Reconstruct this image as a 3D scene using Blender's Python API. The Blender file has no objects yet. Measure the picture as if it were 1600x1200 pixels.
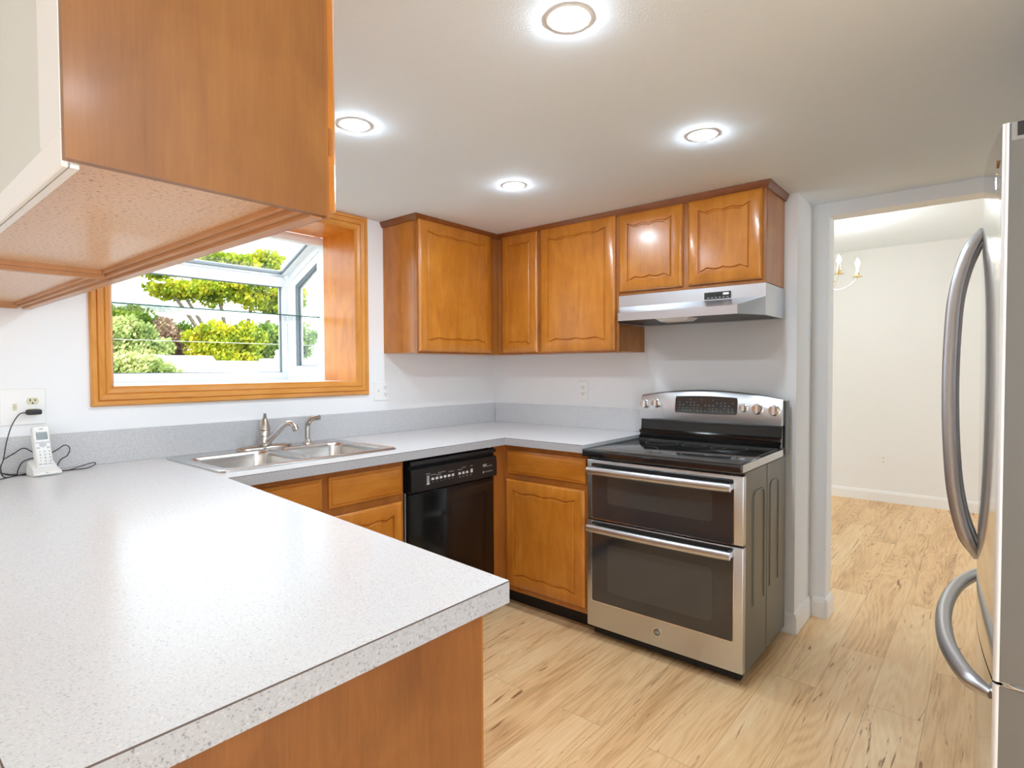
import bpy, bmesh, math, random
from mathutils import Vector, Matrix
S = bpy.context.scene
COL = S.collection
rnd = random.Random(11)
PI = math.pi

# ------------------------------------------------------------------ camera
cd = bpy.data.cameras.new('camera')
cam = bpy.data.objects.new('camera', cd)
COL.objects.link(cam)
S.camera = cam
YAW, PITCH, ROLL, F = 0.6994, -0.0272, -0.0041, 896.3
fw = Vector((math.cos(YAW) * math.cos(PITCH), math.sin(YAW) * math.cos(PITCH), math.sin(PITCH)))
rt = Vector((math.sin(YAW), -math.cos(YAW), 0))
up = rt.cross(fw)
r2 = rt * math.cos(ROLL) + up * math.sin(ROLL)
u2 = up * math.cos(ROLL) - rt * math.sin(ROLL)
cam.matrix_world = Matrix(((r2.x, u2.x, -fw.x, -2.984), (r2.y, u2.y, -fw.y, -2.6705), (r2.z, u2.z, -fw.z, 1.2938), (0, 0, 0, 1)))
cd.sensor_fit = 'HORIZONTAL'
cd.sensor_width = 36
cd.lens = 36 * F / 1600
cd.clip_start = 0.02

# ------------------------------------------------------------------ world, sun, exposure
SKY_REAR = 1.6
w = bpy.data.worlds.new('sky')
S.world = w
w.use_nodes = True
bg = w.node_tree.nodes['Background']
bg.inputs[0].default_value = (0.82, 0.91, 1.0, 1)
# the sky behind the viewpoint is raised as added fill light, brighter than the sky seen through the kitchen window
_t = w.node_tree
_tc = _t.nodes.new('ShaderNodeTexCoord')
_dp = _t.nodes.new('ShaderNodeVectorMath')
_dp.operation = 'DOT_PRODUCT'
_dp.inputs[1].default_value = (-0.10, -0.995, 0.0)
_mr = _t.nodes.new('ShaderNodeMapRange')
_mr.inputs['From Min'].default_value = 0.0
_mr.inputs['From Max'].default_value = 0.75
_mr.inputs["To Min"].default_value = 1.15
_mr.inputs['To Max'].default_value = SKY_REAR
_t.links.new(_tc.outputs['Generated'], _dp.inputs[0])
_t.links.new(_dp.outputs['Value'], _mr.inputs['Value'])
_t.links.new(_mr.outputs['Result'], bg.inputs[1])
sun = bpy.data.lights.new('sun', 'SUN')
sun.energy = 2.4
sun.angle = 0.02
sun.color = (1.0, 0.95, 0.86)
so = bpy.data.objects.new('sun', sun)
COL.objects.link(so)
so.rotation_euler = Vector((-0.55, 0.50, -0.72)).to_track_quat('-Z', 'Y').to_euler()
so.location = (20, -20, 30)
LAMP = 118.0          # radiance of the recessed lamp lenses
BULB = 70.0
vs = S.view_settings
S.display_settings.display_device = 'sRGB'
vs.view_transform = 'Standard'
vs.look = 'None'
vs.exposure = 1.75
vs.gamma = 1.0
vs.use_curve_mapping = False
S.cycles.use_denoising = True
S.cycles.max_bounces = 10
S.cycles.diffuse_bounces = 6
S.cycles.glossy_bounces = 5
S.cycles.transparent_max_bounces = 12
S.cycles.sample_clamp_indirect = 6.0
S.cycles.caustics_reflective = False
S.cycles.caustics_refractive = False


# ------------------------------------------------------------------ materials
class NT:
    def __init__(s, name):
        s.m = bpy.data.materials.new(name)
        s.m.use_nodes = True
        s.t = s.m.node_tree
        s.b = s.t.nodes['Principled BSDF']

    def n(s, typ, **kw):
        nd = s.t.nodes.new(typ)
        for k, v in kw.items():
            if k.startswith('i_'):
                nd.inputs[k[2:].replace('_', ' ')].default_value = v
            else:
                setattr(nd, k, v)
        return nd

    def l(s, a, b):
        s.t.links.new(a, b)


def rgb(r, g, b):
    f = lambda c: (c / 255 / 12.92) if c <= 10 else ((c / 255 + 0.055) / 1.055) ** 2.4
    return (f(r), f(g), f(b), 1)


def plain(name, col, rough=0.5, metal=0.0, bump=0, bscale=200, spec=0.5, coat=0, emit=None):
    q = NT(name)
    b = q.b
    b.inputs['Base Color'].default_value = col
    b.inputs['Roughness'].default_value = rough
    b.inputs['Metallic'].default_value = metal
    b.inputs['Specular IOR Level'].default_value = spec
    b.inputs['Coat Weight'].default_value = coat
    if emit:
        b.inputs['Emission Color'].default_value = emit[0]
        b.inputs['Emission Strength'].default_value = emit[1]
    tc = q.n('ShaderNodeTexCoord')
    ns = q.n('ShaderNodeTexNoise', i_Scale=bscale, i_Detail=3.0)
    q.l(tc.outputs['Object'], ns.inputs['Vector'])
    if bump:
        bp = q.n('ShaderNodeBump', i_Strength=bump, i_Distance=0.002)
        q.l(ns.outputs['Fac'], bp.inputs['Height'])
        q.l(bp.outputs['Normal'], b.inputs['Normal'])
    mr = q.n('ShaderNodeMapRange')
    mr.inputs['To Min'].default_value = max(0, rough - 0.04)
    mr.inputs['To Max'].default_value = min(1, rough + 0.04)
    q.l(ns.outputs['Fac'], mr.inputs['Value'])
    q.l(mr.outputs['Result'], b.inputs['Roughness'])
    return q.m


def wood(name, dark, mid, light, axis='z', rough=0.3, coat=0.25, grain=1.0, blotch=1.0):
    q = NT(name)
    tc = q.n('ShaderNodeTexCoord')
    sc = {'z': (7, 7, 1.4), 'x': (1.4, 7, 7), 'y': (7, 1.4, 7)}[axis]
    mp = q.n('ShaderNodeMapping')
    mp.inputs['Scale'].default_value = sc
    q.l(tc.outputs['Object'], mp.inputs['Vector'])
    n1 = q.n('ShaderNodeTexNoise', i_Scale=2.0, i_Detail=5.0, i_Roughness=0.6, i_Distortion=0.8)
    q.l(mp.outputs['Vector'], n1.inputs['Vector'])
    mp2 = q.n('ShaderNodeMapping')
    mp2.inputs['Scale'].default_value = tuple(v * 20 if v > 2 else v * 5 for v in sc)
    q.l(tc.outputs['Object'], mp2.inputs['Vector'])
    n2 = q.n('ShaderNodeTexNoise', i_Scale=2.0, i_Detail=3.0, i_Roughness=0.6)
    q.l(mp2.outputs['Vector'], n2.inputs['Vector'])
    n3 = q.n('ShaderNodeTexNoise', i_Scale=5.5, i_Detail=3.0, i_Distortion=1.0)
    q.l(tc.outputs['Object'], n3.inputs['Vector'])
    a = q.n('ShaderNodeMath', operation='MULTIPLY_ADD')
    q.l(n2.outputs['Fac'], a.inputs[0])
    a.inputs[1].default_value = 0.35 * grain
    q.l(n1.outputs['Fac'], a.inputs[2])
    c = q.n('ShaderNodeMath', operation='MULTIPLY_ADD')
    q.l(n3.outputs['Fac'], c.inputs[0])
    c.inputs[1].default_value = 0.55 * blotch
    q.l(a.outputs[0], c.inputs[2])
    off = 0.5 + 0.175 * grain + 0.275 * blotch
    mr = q.n('ShaderNodeMapRange')
    mr.inputs['From Min'].default_value = off - 0.44
    mr.inputs['From Max'].default_value = off + 0.44
    q.l(c.outputs[0], mr.inputs['Value'])
    cr = q.n('ShaderNodeValToRGB')
    e = cr.color_ramp.elements
    e[0].color = dark
    e[1].color = light
    m_ = cr.color_ramp.elements.new(0.5)
    m_.color = mid
    q.l(mr.outputs['Result'], cr.inputs['Fac'])
    q.l(cr.outputs['Color'], q.b.inputs['Base Color'])
    q.b.inputs['Roughness'].default_value = rough
    q.b.inputs['Coat Weight'].default_value = coat
    q.b.inputs['Coat Roughness'].default_value = 0.16
    bp = q.n('ShaderNodeBump', i_Strength=0.08, i_Distance=0.001)
    q.l(n2.outputs['Fac'], bp.inputs['Height'])
    q.l(bp.outputs['Normal'], q.b.inputs['Normal'])
    return q.m


def speckle(name, base, dark, light, scale=260, rough=0.35, amt=0.5, coat=0.0):
    q = NT(name)
    tc = q.n('ShaderNodeTexCoord')
    n1 = q.n('ShaderNodeTexNoise', i_Scale=scale, i_Detail=2.0, i_Roughness=0.7)
    q.l(tc.outputs['Object'], n1.inputs['Vector'])
    cr = q.n('ShaderNodeValToRGB')
    e = cr.color_ramp.elements
    e[0].position = 0.30
    e[0].color = dark
    e[1].position = 0.70
    e[1].color = light
    for p in (0.42, 0.58):
        x = cr.color_ramp.elements.new(p)
        x.color = base
    q.l(n1.outputs['Fac'], cr.inputs['Fac'])
    q.l(cr.outputs['Color'], q.b.inputs['Base Color'])
    q.b.inputs['Roughness'].default_value = rough
    q.b.inputs['Coat Weight'].default_value = coat
    return q.m


def brushed(name, col, rough, axis='y', var=0.05, streak=160):
    q = NT(name)
    tc = q.n('ShaderNodeTexCoord')
    mp = q.n('ShaderNodeMapping')
    mp.inputs['Scale'].default_value = {'x': (1.5, streak, streak), 'y': (streak, 1.5, streak), 'z': (streak, streak, 1.5)}[axis]
    q.l(tc.outputs['Object'], mp.inputs['Vector'])
    n1 = q.n('ShaderNodeTexNoise', i_Scale=2.0, i_Detail=3.0)
    q.l(mp.outputs['Vector'], n1.inputs['Vector'])
    mr = q.n('ShaderNodeMapRange')
    mr.inputs['To Min'].default_value = max(0.02, rough - var)
    mr.inputs['To Max'].default_value = rough + var
    q.l(n1.outputs['Fac'], mr.inputs['Value'])
    q.l(mr.outputs['Result'], q.b.inputs['Roughness'])
    q.b.inputs['Base Color'].default_value = col
    q.b.inputs['Metallic'].default_value = 1.0
    bp = q.n('ShaderNodeBump', i_Strength=0.008, i_Distance=0.0005)
    q.l(n1.outputs['Fac'], bp.inputs['Height'])
    q.l(bp.outputs['Normal'], q.b.inputs['Normal'])
    return q.m


def pane_glass(name, tint, refl=0.07):
    q = NT(name)
    t = q.n('ShaderNodeBsdfTransparent')
    t.inputs[0].default_value = tint
    g = q.n('ShaderNodeBsdfGlossy')
    g.inputs['Roughness'].default_value = 0.01
    lw = q.n('ShaderNodeLayerWeight', i_Blend=0.5)
    pw = q.n('ShaderNodeMath', operation='POWER')
    pw.inputs[1].default_value = 5.0
    q.l(lw.outputs['Facing'], pw.inputs[0])
    fr = q.n('ShaderNodeMath', operation='MULTIPLY_ADD')
    fr.inputs[1].default_value = 0.9
    fr.inputs[2].default_value = 0.02
    q.l(pw.outputs[0], fr.inputs[0])
    mx = q.n('ShaderNodeMixShader')
    q.l(fr.outputs[0], mx.inputs[0])
    q.l(t.outputs[0], mx.inputs[1])
    q.l(g.outputs[0], mx.inputs[2])
    q.l(mx.outputs[0], q.t.nodes['Material Output'].inputs['Surface'])
    return q.m


def floor_mat():
    q = NT('oak_vinyl_planks')
    tc = q.n('ShaderNodeTexCoord')
    bk = q.n('ShaderNodeTexBrick', offset=0.37, offset_frequency=2, squash=1.0)
    bk.inputs['Color1'].default_value = (0, 0, 0, 1)
    bk.inputs['Color2'].default_value = (1, 1, 1, 1)
    bk.inputs['Mortar'].default_value = (0.5, 0.5, 0.5, 1)
    bk.inputs['Scale'].default_value = 1.0
    bk.inputs['Mortar Size'].default_value = 0.0012
    bk.inputs['Mortar Smooth'].default_value = 0.2
    bk.inputs['Brick Width'].default_value = 1.22
    bk.inputs['Row Height'].default_value = 0.178
    q.l(tc.outputs['Object'], bk.inputs['Vector'])
    # every plank samples the grain at its own place
    sep = q.n('ShaderNodeSeparateColor')
    q.l(bk.outputs['Color'], sep.inputs[0])
    ml = q.n('ShaderNodeMath', operation='MULTIPLY')
    ml.inputs[1].default_value = 37.0
    q.l(sep.outputs[0], ml.inputs[0])
    cb = q.n('ShaderNodeCombineXYZ')
    q.l(ml.outputs[0], cb.inputs['X'])
    q.l(ml.outputs[0], cb.inputs['Z'])
    ad = q.n('ShaderNodeVectorMath', operation='ADD')
    q.l(tc.outputs['Object'], ad.inputs[0])
    q.l(cb.outputs[0], ad.inputs[1])

    def noise(scale, sc, det, dist, rough=0.6):
        mp = q.n('ShaderNodeMapping')
        mp.inputs['Scale'].default_value = sc
        q.l(ad.outputs[0], mp.inputs['Vector'])
        n = q.n('ShaderNodeTexNoise', i_Scale=scale, i_Detail=det, i_Distortion=dist, i_Roughness=rough)
        q.l(mp.outputs['Vector'], n.inputs['Vector'])
        return n.outputs['Fac']
    broad = noise(1.0, (1.3, 9, 1), 4.0, 0.6)
    fine = noise(1.0, (7, 120, 1), 3.0, 0.3)
    # cathedral figure: contour lines of a stretched noise
    hill = noise(1.0, (0.6, 5.5, 1), 2.0, 0.2, 0.35)
    ms = q.n('ShaderNodeMath', operation='MULTIPLY')
    ms.inputs[1].default_value = 150.0
    q.l(hill, ms.inputs[0])
    sn = q.n('ShaderNodeMath', operation='SINE')
    q.l(ms.outputs[0], sn.inputs[0])
    crackn = noise(1.0, (2.6, 34, 1), 5.0, 1.6, 0.62)
    crk = q.n('ShaderNodeMapRange')
    crk.inputs['From Min'].default_value = 0.62
    crk.inputs['From Max'].default_value = 0.70
    q.l(crackn, crk.inputs['Value'])
    s1 = q.n('ShaderNodeMath', operation='MULTIPLY_ADD')
    q.l(sn.outputs[0], s1.inputs[0])
    s1.inputs[1].default_value = 0.048
    bs = q.n('ShaderNodeMath', operation='MULTIPLY')
    bs.inputs[1].default_value = 0.62
    q.l(broad, bs.inputs[0])
    q.l(bs.outputs[0], s1.inputs[2])
    s2 = q.n('ShaderNodeMath', operation='MULTIPLY_ADD')
    q.l(fine, s2.inputs[0])
    s2.inputs[1].default_value = 0.36
    q.l(s1.outputs[0], s2.inputs[2])
    s3 = q.n('ShaderNodeMath', operation='MULTIPLY_ADD')
    q.l(sep.outputs[0], s3.inputs[0])
    s3.inputs[1].default_value = 0.16
    q.l(s2.outputs[0], s3.inputs[2])
    cr = q.n('ShaderNodeValToRGB')
    e = cr.color_ramp.elements
    e[0].position = 0.29
    e[0].color = rgb(190, 140, 90)
    e[1].position = 0.80
    e[1].color = rgb(248, 218, 172)
    x = cr.color_ramp.elements.new(0.54)
    x.color = rgb(236, 194, 142)
    q.l(s3.outputs[0], cr.inputs['Fac'])
    mx = q.n('ShaderNodeMix', data_type='RGBA')
    q.l(crk.outputs['Result'], mx.inputs[0])
    q.l(cr.outputs['Color'], mx.inputs[6])
    mx.inputs[7].default_value = rgb(140, 92, 54)
    mo = q.n('ShaderNodeMix', data_type='RGBA')
    mf = q.n('ShaderNodeMath', operation='MULTIPLY')
    q.l(bk.outputs['Fac'], mf.inputs[0])
    mf.inputs[1].default_value = 0.55
    q.l(mf.outputs[0], mo.inputs[0])
    q.l(mx.outputs[2], mo.inputs[6])
    mo.inputs[7].default_value = rgb(150, 108, 70)
    q.l(mo.outputs[2], q.b.inputs['Base Color'])
    q.b.inputs['Roughness'].default_value = 0.42
    bp = q.n('ShaderNodeBump', i_Strength=0.12, i_Distance=0.001)
    q.l(fine, bp.inputs['Height'])
    q.l(bp.outputs['Normal'], q.b.inputs['Normal'])
    return q.m


def leaf_mat(name, a, b, c):
    q = NT(name)
    tc = q.n('ShaderNodeTexCoord')
    n1 = q.n('ShaderNodeTexNoise', i_Scale=1.1, i_Detail=5.0, i_Roughness=0.75)
    q.l(tc.outputs['Object'], n1.inputs['Vector'])
    cr = q.n('ShaderNodeValToRGB')
    e = cr.color_ramp.elements
    e[0].position = 0.36
    e[0].color = a
    e[1].position = 0.64
    e[1].color = c
    x = cr.color_ramp.elements.new(0.5)
    x.color = b
    q.l(n1.outputs['Fac'], cr.inputs['Fac'])
    q.l(cr.outputs['Color'], q.b.inputs['Base Color'])
    q.b.inputs['Roughness'].default_value = 0.6
    tr = q.n('ShaderNodeBsdfTranslucent')
    q.l(cr.outputs['Color'], tr.inputs[0])
    mx = q.n('ShaderNodeMixShader')
    mx.inputs[0].default_value = 0.4
    q.l(q.b.outputs[0], mx.inputs[1])
    q.l(tr.outputs[0], mx.inputs[2])
    q.l(mx.outputs[0], q.t.nodes['Material Output'].inputs['Surface'])
    return q.m


M = dict(
    wall=plain('white_wall_paint', rgb(237, 238, 239), 0.6, bump=0.15, bscale=130, spec=0.3),
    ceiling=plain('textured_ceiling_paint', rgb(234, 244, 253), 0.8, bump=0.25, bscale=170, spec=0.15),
    trim=plain('white_trim_paint', rgb(240, 240, 240), 0.35, bump=0.03, bscale=60),
    back_panel=plain('grey_white_panel_paint', rgb(219, 221, 216), 0.6, bump=0.08, bscale=90),
    floor=floor_mat(),
    maple=wood('honey_maple', rgb(150, 86, 22), rgb(184, 114, 34), rgb(208, 140, 56)),
    maple_y=wood('honey_maple_across', rgb(150, 86, 22), rgb(184, 114, 34), rgb(208, 140, 56), axis='y'),
    maple_x=wood('honey_maple_along', rgb(150, 86, 22), rgb(184, 114, 34), rgb(208, 140, 56), axis='x'),
    frame=wood('maple_frame', rgb(126, 72, 26), rgb(156, 94, 36), rgb(176, 112, 48)),
    crown=wood('dark_crown_wood', rgb(104, 54, 22), rgb(124, 68, 30), rgb(142, 82, 38), axis='y'),
    end_panel=wood('maple_end_panel', rgb(114, 70, 26), rgb(140, 89, 36), rgb(158, 106, 48), blotch=1.3, rough=0.4, coat=0.1),
    pen_panel=wood('reddish_maple_panel', rgb(98, 56, 24), rgb(126, 76, 34), rgb(146, 92, 44), blotch=1.3, rough=0.4, coat=0.1),
    oak=wood('golden_oak', rgb(184, 112, 40), rgb(212, 144, 64), rgb(230, 168, 90), axis='x', grain=1.5, blotch=0.4),
    oak_z=wood('golden_oak_upright', rgb(184, 112, 40), rgb(212, 144, 64), rgb(230, 168, 90), axis='z', grain=1.5, blotch=0.4),
    jamb=wood('orange_oak_jamb', rgb(186, 106, 12), rgb(220, 134, 22), rgb(234, 154, 36), axis='z', grain=1.0, rough=0.34, coat=0.15),
    underside=speckle('speckled_print_board', rgb(222, 180, 138), rgb(120, 80, 54), rgb(236, 200, 160), 150, 0.32, coat=0.1),
    under_rail=wood('printed_rail', rgb(172, 118, 72), rgb(192, 138, 90), rgb(206, 156, 110), axis='y', rough=0.45),
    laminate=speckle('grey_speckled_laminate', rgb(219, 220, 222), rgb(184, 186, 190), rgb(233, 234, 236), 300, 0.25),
    laminate_edge_shade=speckle('grey_speckled_laminate_edge_shade', rgb(170, 171, 174), rgb(118, 119, 124), rgb(188, 189, 192), 240, 0.4),  # same laminate as the top, darkened to paint in the edge's shade
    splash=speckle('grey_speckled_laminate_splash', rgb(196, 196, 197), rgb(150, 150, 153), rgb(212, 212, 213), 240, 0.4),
    seam=plain('brown_laminate_seam', rgb(92, 80, 74), 0.6),
    steel=brushed('brushed_stainless', (0.60, 0.615, 0.64, 1), 0.33, 'y'),
    steel_z=brushed('brushed_stainless_upright', (0.60, 0.61, 0.63, 1), 0.34, 'z'),
    sink=brushed('sink_stainless', (0.66, 0.66, 0.66, 1), 0.25, 'x', streak=90),
    nickel=plain('brushed_nickel', (0.52, 0.49, 0.45, 1), 0.26, 1.0),
    chrome=plain('polished_chrome', (0.75, 0.75, 0.76, 1), 0.12, 1.0),
    fridge_steel=brushed('smooth_fridge_stainless', (0.70, 0.70, 0.69, 1), 0.09, 'z', var=0.02),
    fridge_side=plain('grey_fridge_side', rgb(118, 117, 113), 0.4, 0.2, bump=0.05, bscale=500),
    edge_trim=plain('satin_corner_strip', rgb(226, 226, 226), 0.4, 0.3),
    fridge_plastic=plain('grey_fridge_plastic', rgb(150, 150, 148), 0.45),
    black=plain('black_plastic', rgb(24, 24, 25), 0.38),
    gloss_black=plain('gloss_black_panel', rgb(16, 16, 17), 0.13, bump=0.02, bscale=6),
    glass_black=plain('black_oven_glass', rgb(52, 52, 53), 0.07, spec=0.8),
    window_dark=plain('smoked_oven_window', rgb(66, 66, 65), 0.10, spec=0.7),
    cooktop=plain('black_ceramic_glass', rgb(28, 28, 29), 0.09, spec=0.9),
    range_side=plain('grey_painted_steel', rgb(112, 114, 112), 0.35, 0.5, bump=0.04, bscale=300),
    dark=plain('near_black_kick', rgb(18, 14, 12), 0.8),  # near-black colour of the range kick panel
    kick=plain('black_toe_kick', rgb(30, 22, 18), 0.6),
    white=plain('white_plastic', rgb(238, 238, 236), 0.35),
    ivory=plain('ivory_plastic', rgb(214, 208, 178), 0.4),
    slot=plain('dark_slot', rgb(40, 38, 36), 0.6),
    print_white=plain('pale_print', rgb(206, 208, 210), 0.6),
    print_grey=plain('grey_print', rgb(150, 152, 154), 0.6),
    vinyl=plain('white_vinyl', rgb(238, 241, 245), 0.35, bump=0.02, bscale=30),
    vinyl_grey=plain('grey_gasket', rgb(110, 122, 132), 0.5),
    glass=pane_glass('clear_pane', (0.98, 0.99, 0.985, 1)),
    shelf_glass=pane_glass('clear_shelf_glass', (0.95, 0.975, 0.965, 1)),
    shelf_edge=plain('green_glass_edge', rgb(40, 104, 96), 0.15),
    lens=plain('lit_lamp_lens', (1, 1, 1, 1), 0.5, emit=((0.76, 0.89, 1.0, 1), LAMP)),
    bulb=plain('lit_candle_bulb', (1, 1, 1, 1), 0.4, emit=((1.0, 0.975, 0.96, 1), BULB)),
    brass=plain('pale_brass', (0.80, 0.62, 0.30, 1), 0.25, 1.0),
    screen=plain('grey_phone_screen', rgb(110, 120, 122), 0.2),
    key=plain('grey_phone_key', rgb(196, 198, 200), 0.4),
    cord=plain('black_cord', rgb(34, 34, 36), 0.5),
    leaf_yellow=leaf_mat('yellow_green_leaves', rgb(86, 120, 22), rgb(160, 172, 30), rgb(214, 196, 44)),
    leaf_green=leaf_mat('mid_green_leaves', rgb(66, 100, 34), rgb(112, 144, 48), rgb(166, 180, 74)),
    leaf_pale=leaf_mat('pale_green_leaves', rgb(106, 130, 66), rgb(156, 170, 100), rgb(196, 196, 130)),
    leaf_pink=leaf_mat('pinkish_leaves', rgb(127, 102, 78), rgb(152, 124, 104), rgb(160, 145, 109)),
    bark=plain('grey_bark', rgb(120, 106, 92), 0.9, bump=0.5, bscale=20),
    grass=plain('lawn_grass', rgb(96, 112, 56), 0.9, bump=0.5, bscale=30),
    siding=plain('white_siding', rgb(238, 236, 232), 0.7, bump=0.1, bscale=8),
    roof=plain('pale_shingles', rgb(226, 224, 222), 0.9, bump=0.4, bscale=14),
    wire=plain('pale_wire', rgb(206, 206, 200), 0.5),
)


# ------------------------------------------------------------------ mesh builder
class B:
    def __init__(s):
        s.bm = bmesh.new()

    def box(s, x0, x1, y0, y1, z0, z1, bev=0.0, seg=2):
        t = bmesh.new()
        bmesh.ops.create_cube(t, size=1.0)
        for v in t.verts:
            v.co = Vector(((x0 + x1) / 2 + v.co.x * (x1 - x0), (y0 + y1) / 2 + v.co.y * (y1 - y0), (z0 + z1) / 2 + v.co.z * (z1 - z0)))
        if bev:
            bmesh.ops.bevel(t, geom=t.edges[:], offset=bev, segments=seg, profile=0.5, affect='EDGES')
        me = bpy.data.meshes.new('tmp')
        t.to_mesh(me)
        t.free()
        s.bm.from_mesh(me)
        bpy.data.meshes.remove(me)
        return s

    def poly(s, pts):
        s.bm.faces.new([s.bm.verts.new(p) for p in pts])
        return s

    def loft(s, rings, cap0=True, cap1=True, closed=True):
        vr = [[s.bm.verts.new(p) for p in r] for r in rings]
        n = len(rings[0])
        for a, b in zip(vr, vr[1:]):
            for i in range(n if closed else n - 1):
                j = (i + 1) % n
                try:
                    s.bm.faces.new((a[i], a[j], b[j], b[i]))
                except ValueError:
                    pass
        if cap0:
            s.bm.faces.new(vr[0][::-1])
        if cap1:
            s.bm.faces.new(vr[-1])
        return s

    def prism(s, pts, vec):
        v = Vector(vec)
        return s.loft([[Vector(p) for p in pts], [Vector(p) + v for p in pts]])

    def tube(s, pts, r, n=10, cap=True, flat=None):
        pts = [Vector(p) for p in pts]
        rr = r if isinstance(r, (list, tuple)) else [r] * len(pts)
        rings = []
        ref = None
        for i, p in enumerate(pts):
            d = (pts[min(i + 1, len(pts) - 1)] - pts[max(i - 1, 0)]).normalized()
            if ref is None:
                ref = Vector((0, 0, 1)) if abs(d.z) < 0.9 else Vector((1, 0, 0))
            a = (ref - d * ref.dot(d)).normalized()
            ref = a
            b = d.cross(a)
            fa, fb = flat if flat else (1, 1)
            rings.append([p + a * (math.cos(2 * PI * k / n) * rr[i] * fa) + b * (math.sin(2 * PI * k / n) * rr[i] * fb) for k in range(n)])
        return s.loft(rings, cap, cap)

    def lathe(s, c, prof, axis=(0, 0, 1), n=24):
        ax = Vector(axis).normalized()
        ref = Vector((1, 0, 0)) if abs(ax.x) < 0.9 else Vector((0, 1, 0))
        a = ax.cross(ref).normalized()
        b = ax.cross(a)
        c = Vector(c)
        rings = [[c + ax * h + (a * math.cos(2 * PI * k / n) + b * math.sin(2 * PI * k / n)) * max(r, 1e-4) for k in range(n)] for r, h in prof]
        return s.loft(rings)

    def plate(s, outer, holes, vec):
        """flat outline with holes, given thickness along vec"""
        v = Vector(vec)
        t = bmesh.new()
        loops = []
        for lp in [outer] + holes:
            vs_ = [t.verts.new(p) for p in lp]
            es = [t.edges.new((vs_[i], vs_[(i + 1) % len(vs_)])) for i in range(len(vs_))]
            loops.append(es)
        r = bmesh.ops.triangle_fill(t, use_beauty=True, use_dissolve=False, edges=[e for l in loops for e in l])
        faces = [g for g in t.faces]
        ex = bmesh.ops.extrude_face_region(t, geom=faces)
        for g in ex['geom']:
            if isinstance(g, bmesh.types.BMVert):
                g.co += v
        bmesh.ops.recalc_face_normals(t, faces=t.faces[:])
        me = bpy.data.meshes.new('tmp')
        t.to_mesh(me)
        t.free()
        s.bm.from_mesh(me)
        bpy.data.meshes.remove(me)
        return s

    def done(s, name, mat, parent=None, kind=None, label=None, cat=None, group=None, smooth=35, loc=None, recalc=True):
        if recalc:
            bmesh.ops.recalc_face_normals(s.bm, faces=s.bm.faces[:])
        base = Vector((0, 0, 0))
        p = parent
        while p is not None:
            base += p.location
            p = p.parent
        if parent is None and loc is not None:
            base = Vector(loc)
        if base.length > 0:
            bmesh.ops.translate(s.bm, verts=s.bm.verts[:], vec=-base)
        me = bpy.data.meshes.new(name)
        s.bm.to_mesh(me)
        s.bm.free()
        me.materials.append(mat)
        if smooth:
            me.polygons.foreach_set('use_smooth', [True] * len(me.polygons))
            me.set_sharp_from_angle(angle=math.radians(smooth))
        o = bpy.data.objects.new(name, me)
        COL.objects.link(o)
        if parent:
            o.parent = parent
        elif loc is not None:
            o.location = loc
        tag(o, label, cat, group, kind)
        return o


def tag(o, label=None, cat=None, group=None, kind=None):
    if label:
        o['label'] = label
    if cat:
        o['category'] = cat
    if group:
        o['group'] = group
    if kind:
        o['kind'] = kind
    return o


def thing(name, loc, label=None, cat=None, group=None, kind=None):
    o = bpy.data.objects.new(name, None)
    o.empty_display_size = 0.1
    COL.objects.link(o)
    o.location = loc
    return tag(o, label, cat, group, kind)


def dup(root, loc, label=None):
    """copy of a thing with copies of its parts and sub-parts"""
    r = root.copy()
    COL.objects.link(r)
    r.location = loc
    if label:
        r['label'] = label
    for ch in list(root.children):
        c = ch.copy()
        COL.objects.link(c)
        c.parent = r
        for g in list(ch.children):
            d = g.copy()
            COL.objects.link(d)
            d.parent = c
    return r


def text(name, body, size, mat, origin, xdir, ydir, parent, depth=0.0006, align='CENTER', shear=0.0):
    cu = bpy.data.curves.new('lettering', 'FONT')
    cu.body = body
    cu.size = size
    cu.align_x = align
    cu.align_y = 'CENTER'
    cu.extrude = depth
    cu.shear = shear
    to = bpy.data.objects.new('lettering', cu)
    COL.objects.link(to)
    dg = bpy.context.evaluated_depsgraph_get()
    me = bpy.data.meshes.new_from_object(to.evaluated_get(dg))
    bpy.data.objects.remove(to)
    bpy.data.curves.remove(cu)
    X_, Y_ = Vector(xdir).normalized(), Vector(ydir).normalized()
    Z_ = X_.cross(Y_)
    b = B()
    b.bm.from_mesh(me)
    bpy.data.meshes.remove(me)
    o = Vector(origin)
    for v in b.bm.verts:
        v.co = o + X_ * v.co.x + Y_ * v.co.y + Z_ * v.co.z
    return b.done(name, mat, parent, smooth=0)


def rrect(x0, x1, y0, y1, z, r, n=6):
    pts = []
    for cx, cy, a0 in ((x1 - r, y1 - r, 0), (x0 + r, y1 - r, PI / 2), (x0 + r, y0 + r, PI), (x1 - r, y0 + r, 1.5 * PI)):
        for k in range(n + 1):
            a = a0 + PI / 2 * k / n
            pts.append(Vector((cx + r * math.cos(a), cy + r * math.sin(a), z)))
    return pts


def spline(pts, n=8):
    """Catmull-Rom through pts"""
    P = [Vector(p) for p in pts]
    P = [P[0] * 2 - P[1]] + P + [P[-1] * 2 - P[-2]]
    out = []
    for i in range(1, len(P) - 2):
        for k in range(n):
            t = k / n
            a, b, c, d = P[i - 1], P[i], P[i + 1], P[i + 2]
            out.append(0.5 * ((2 * b) + (c - a) * t + (2 * a - 5 * b + 4 * c - d) * t * t + (3 * b - a - 3 * c + d) * t ** 3))
    out.append(P[-2])
    return out


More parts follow.
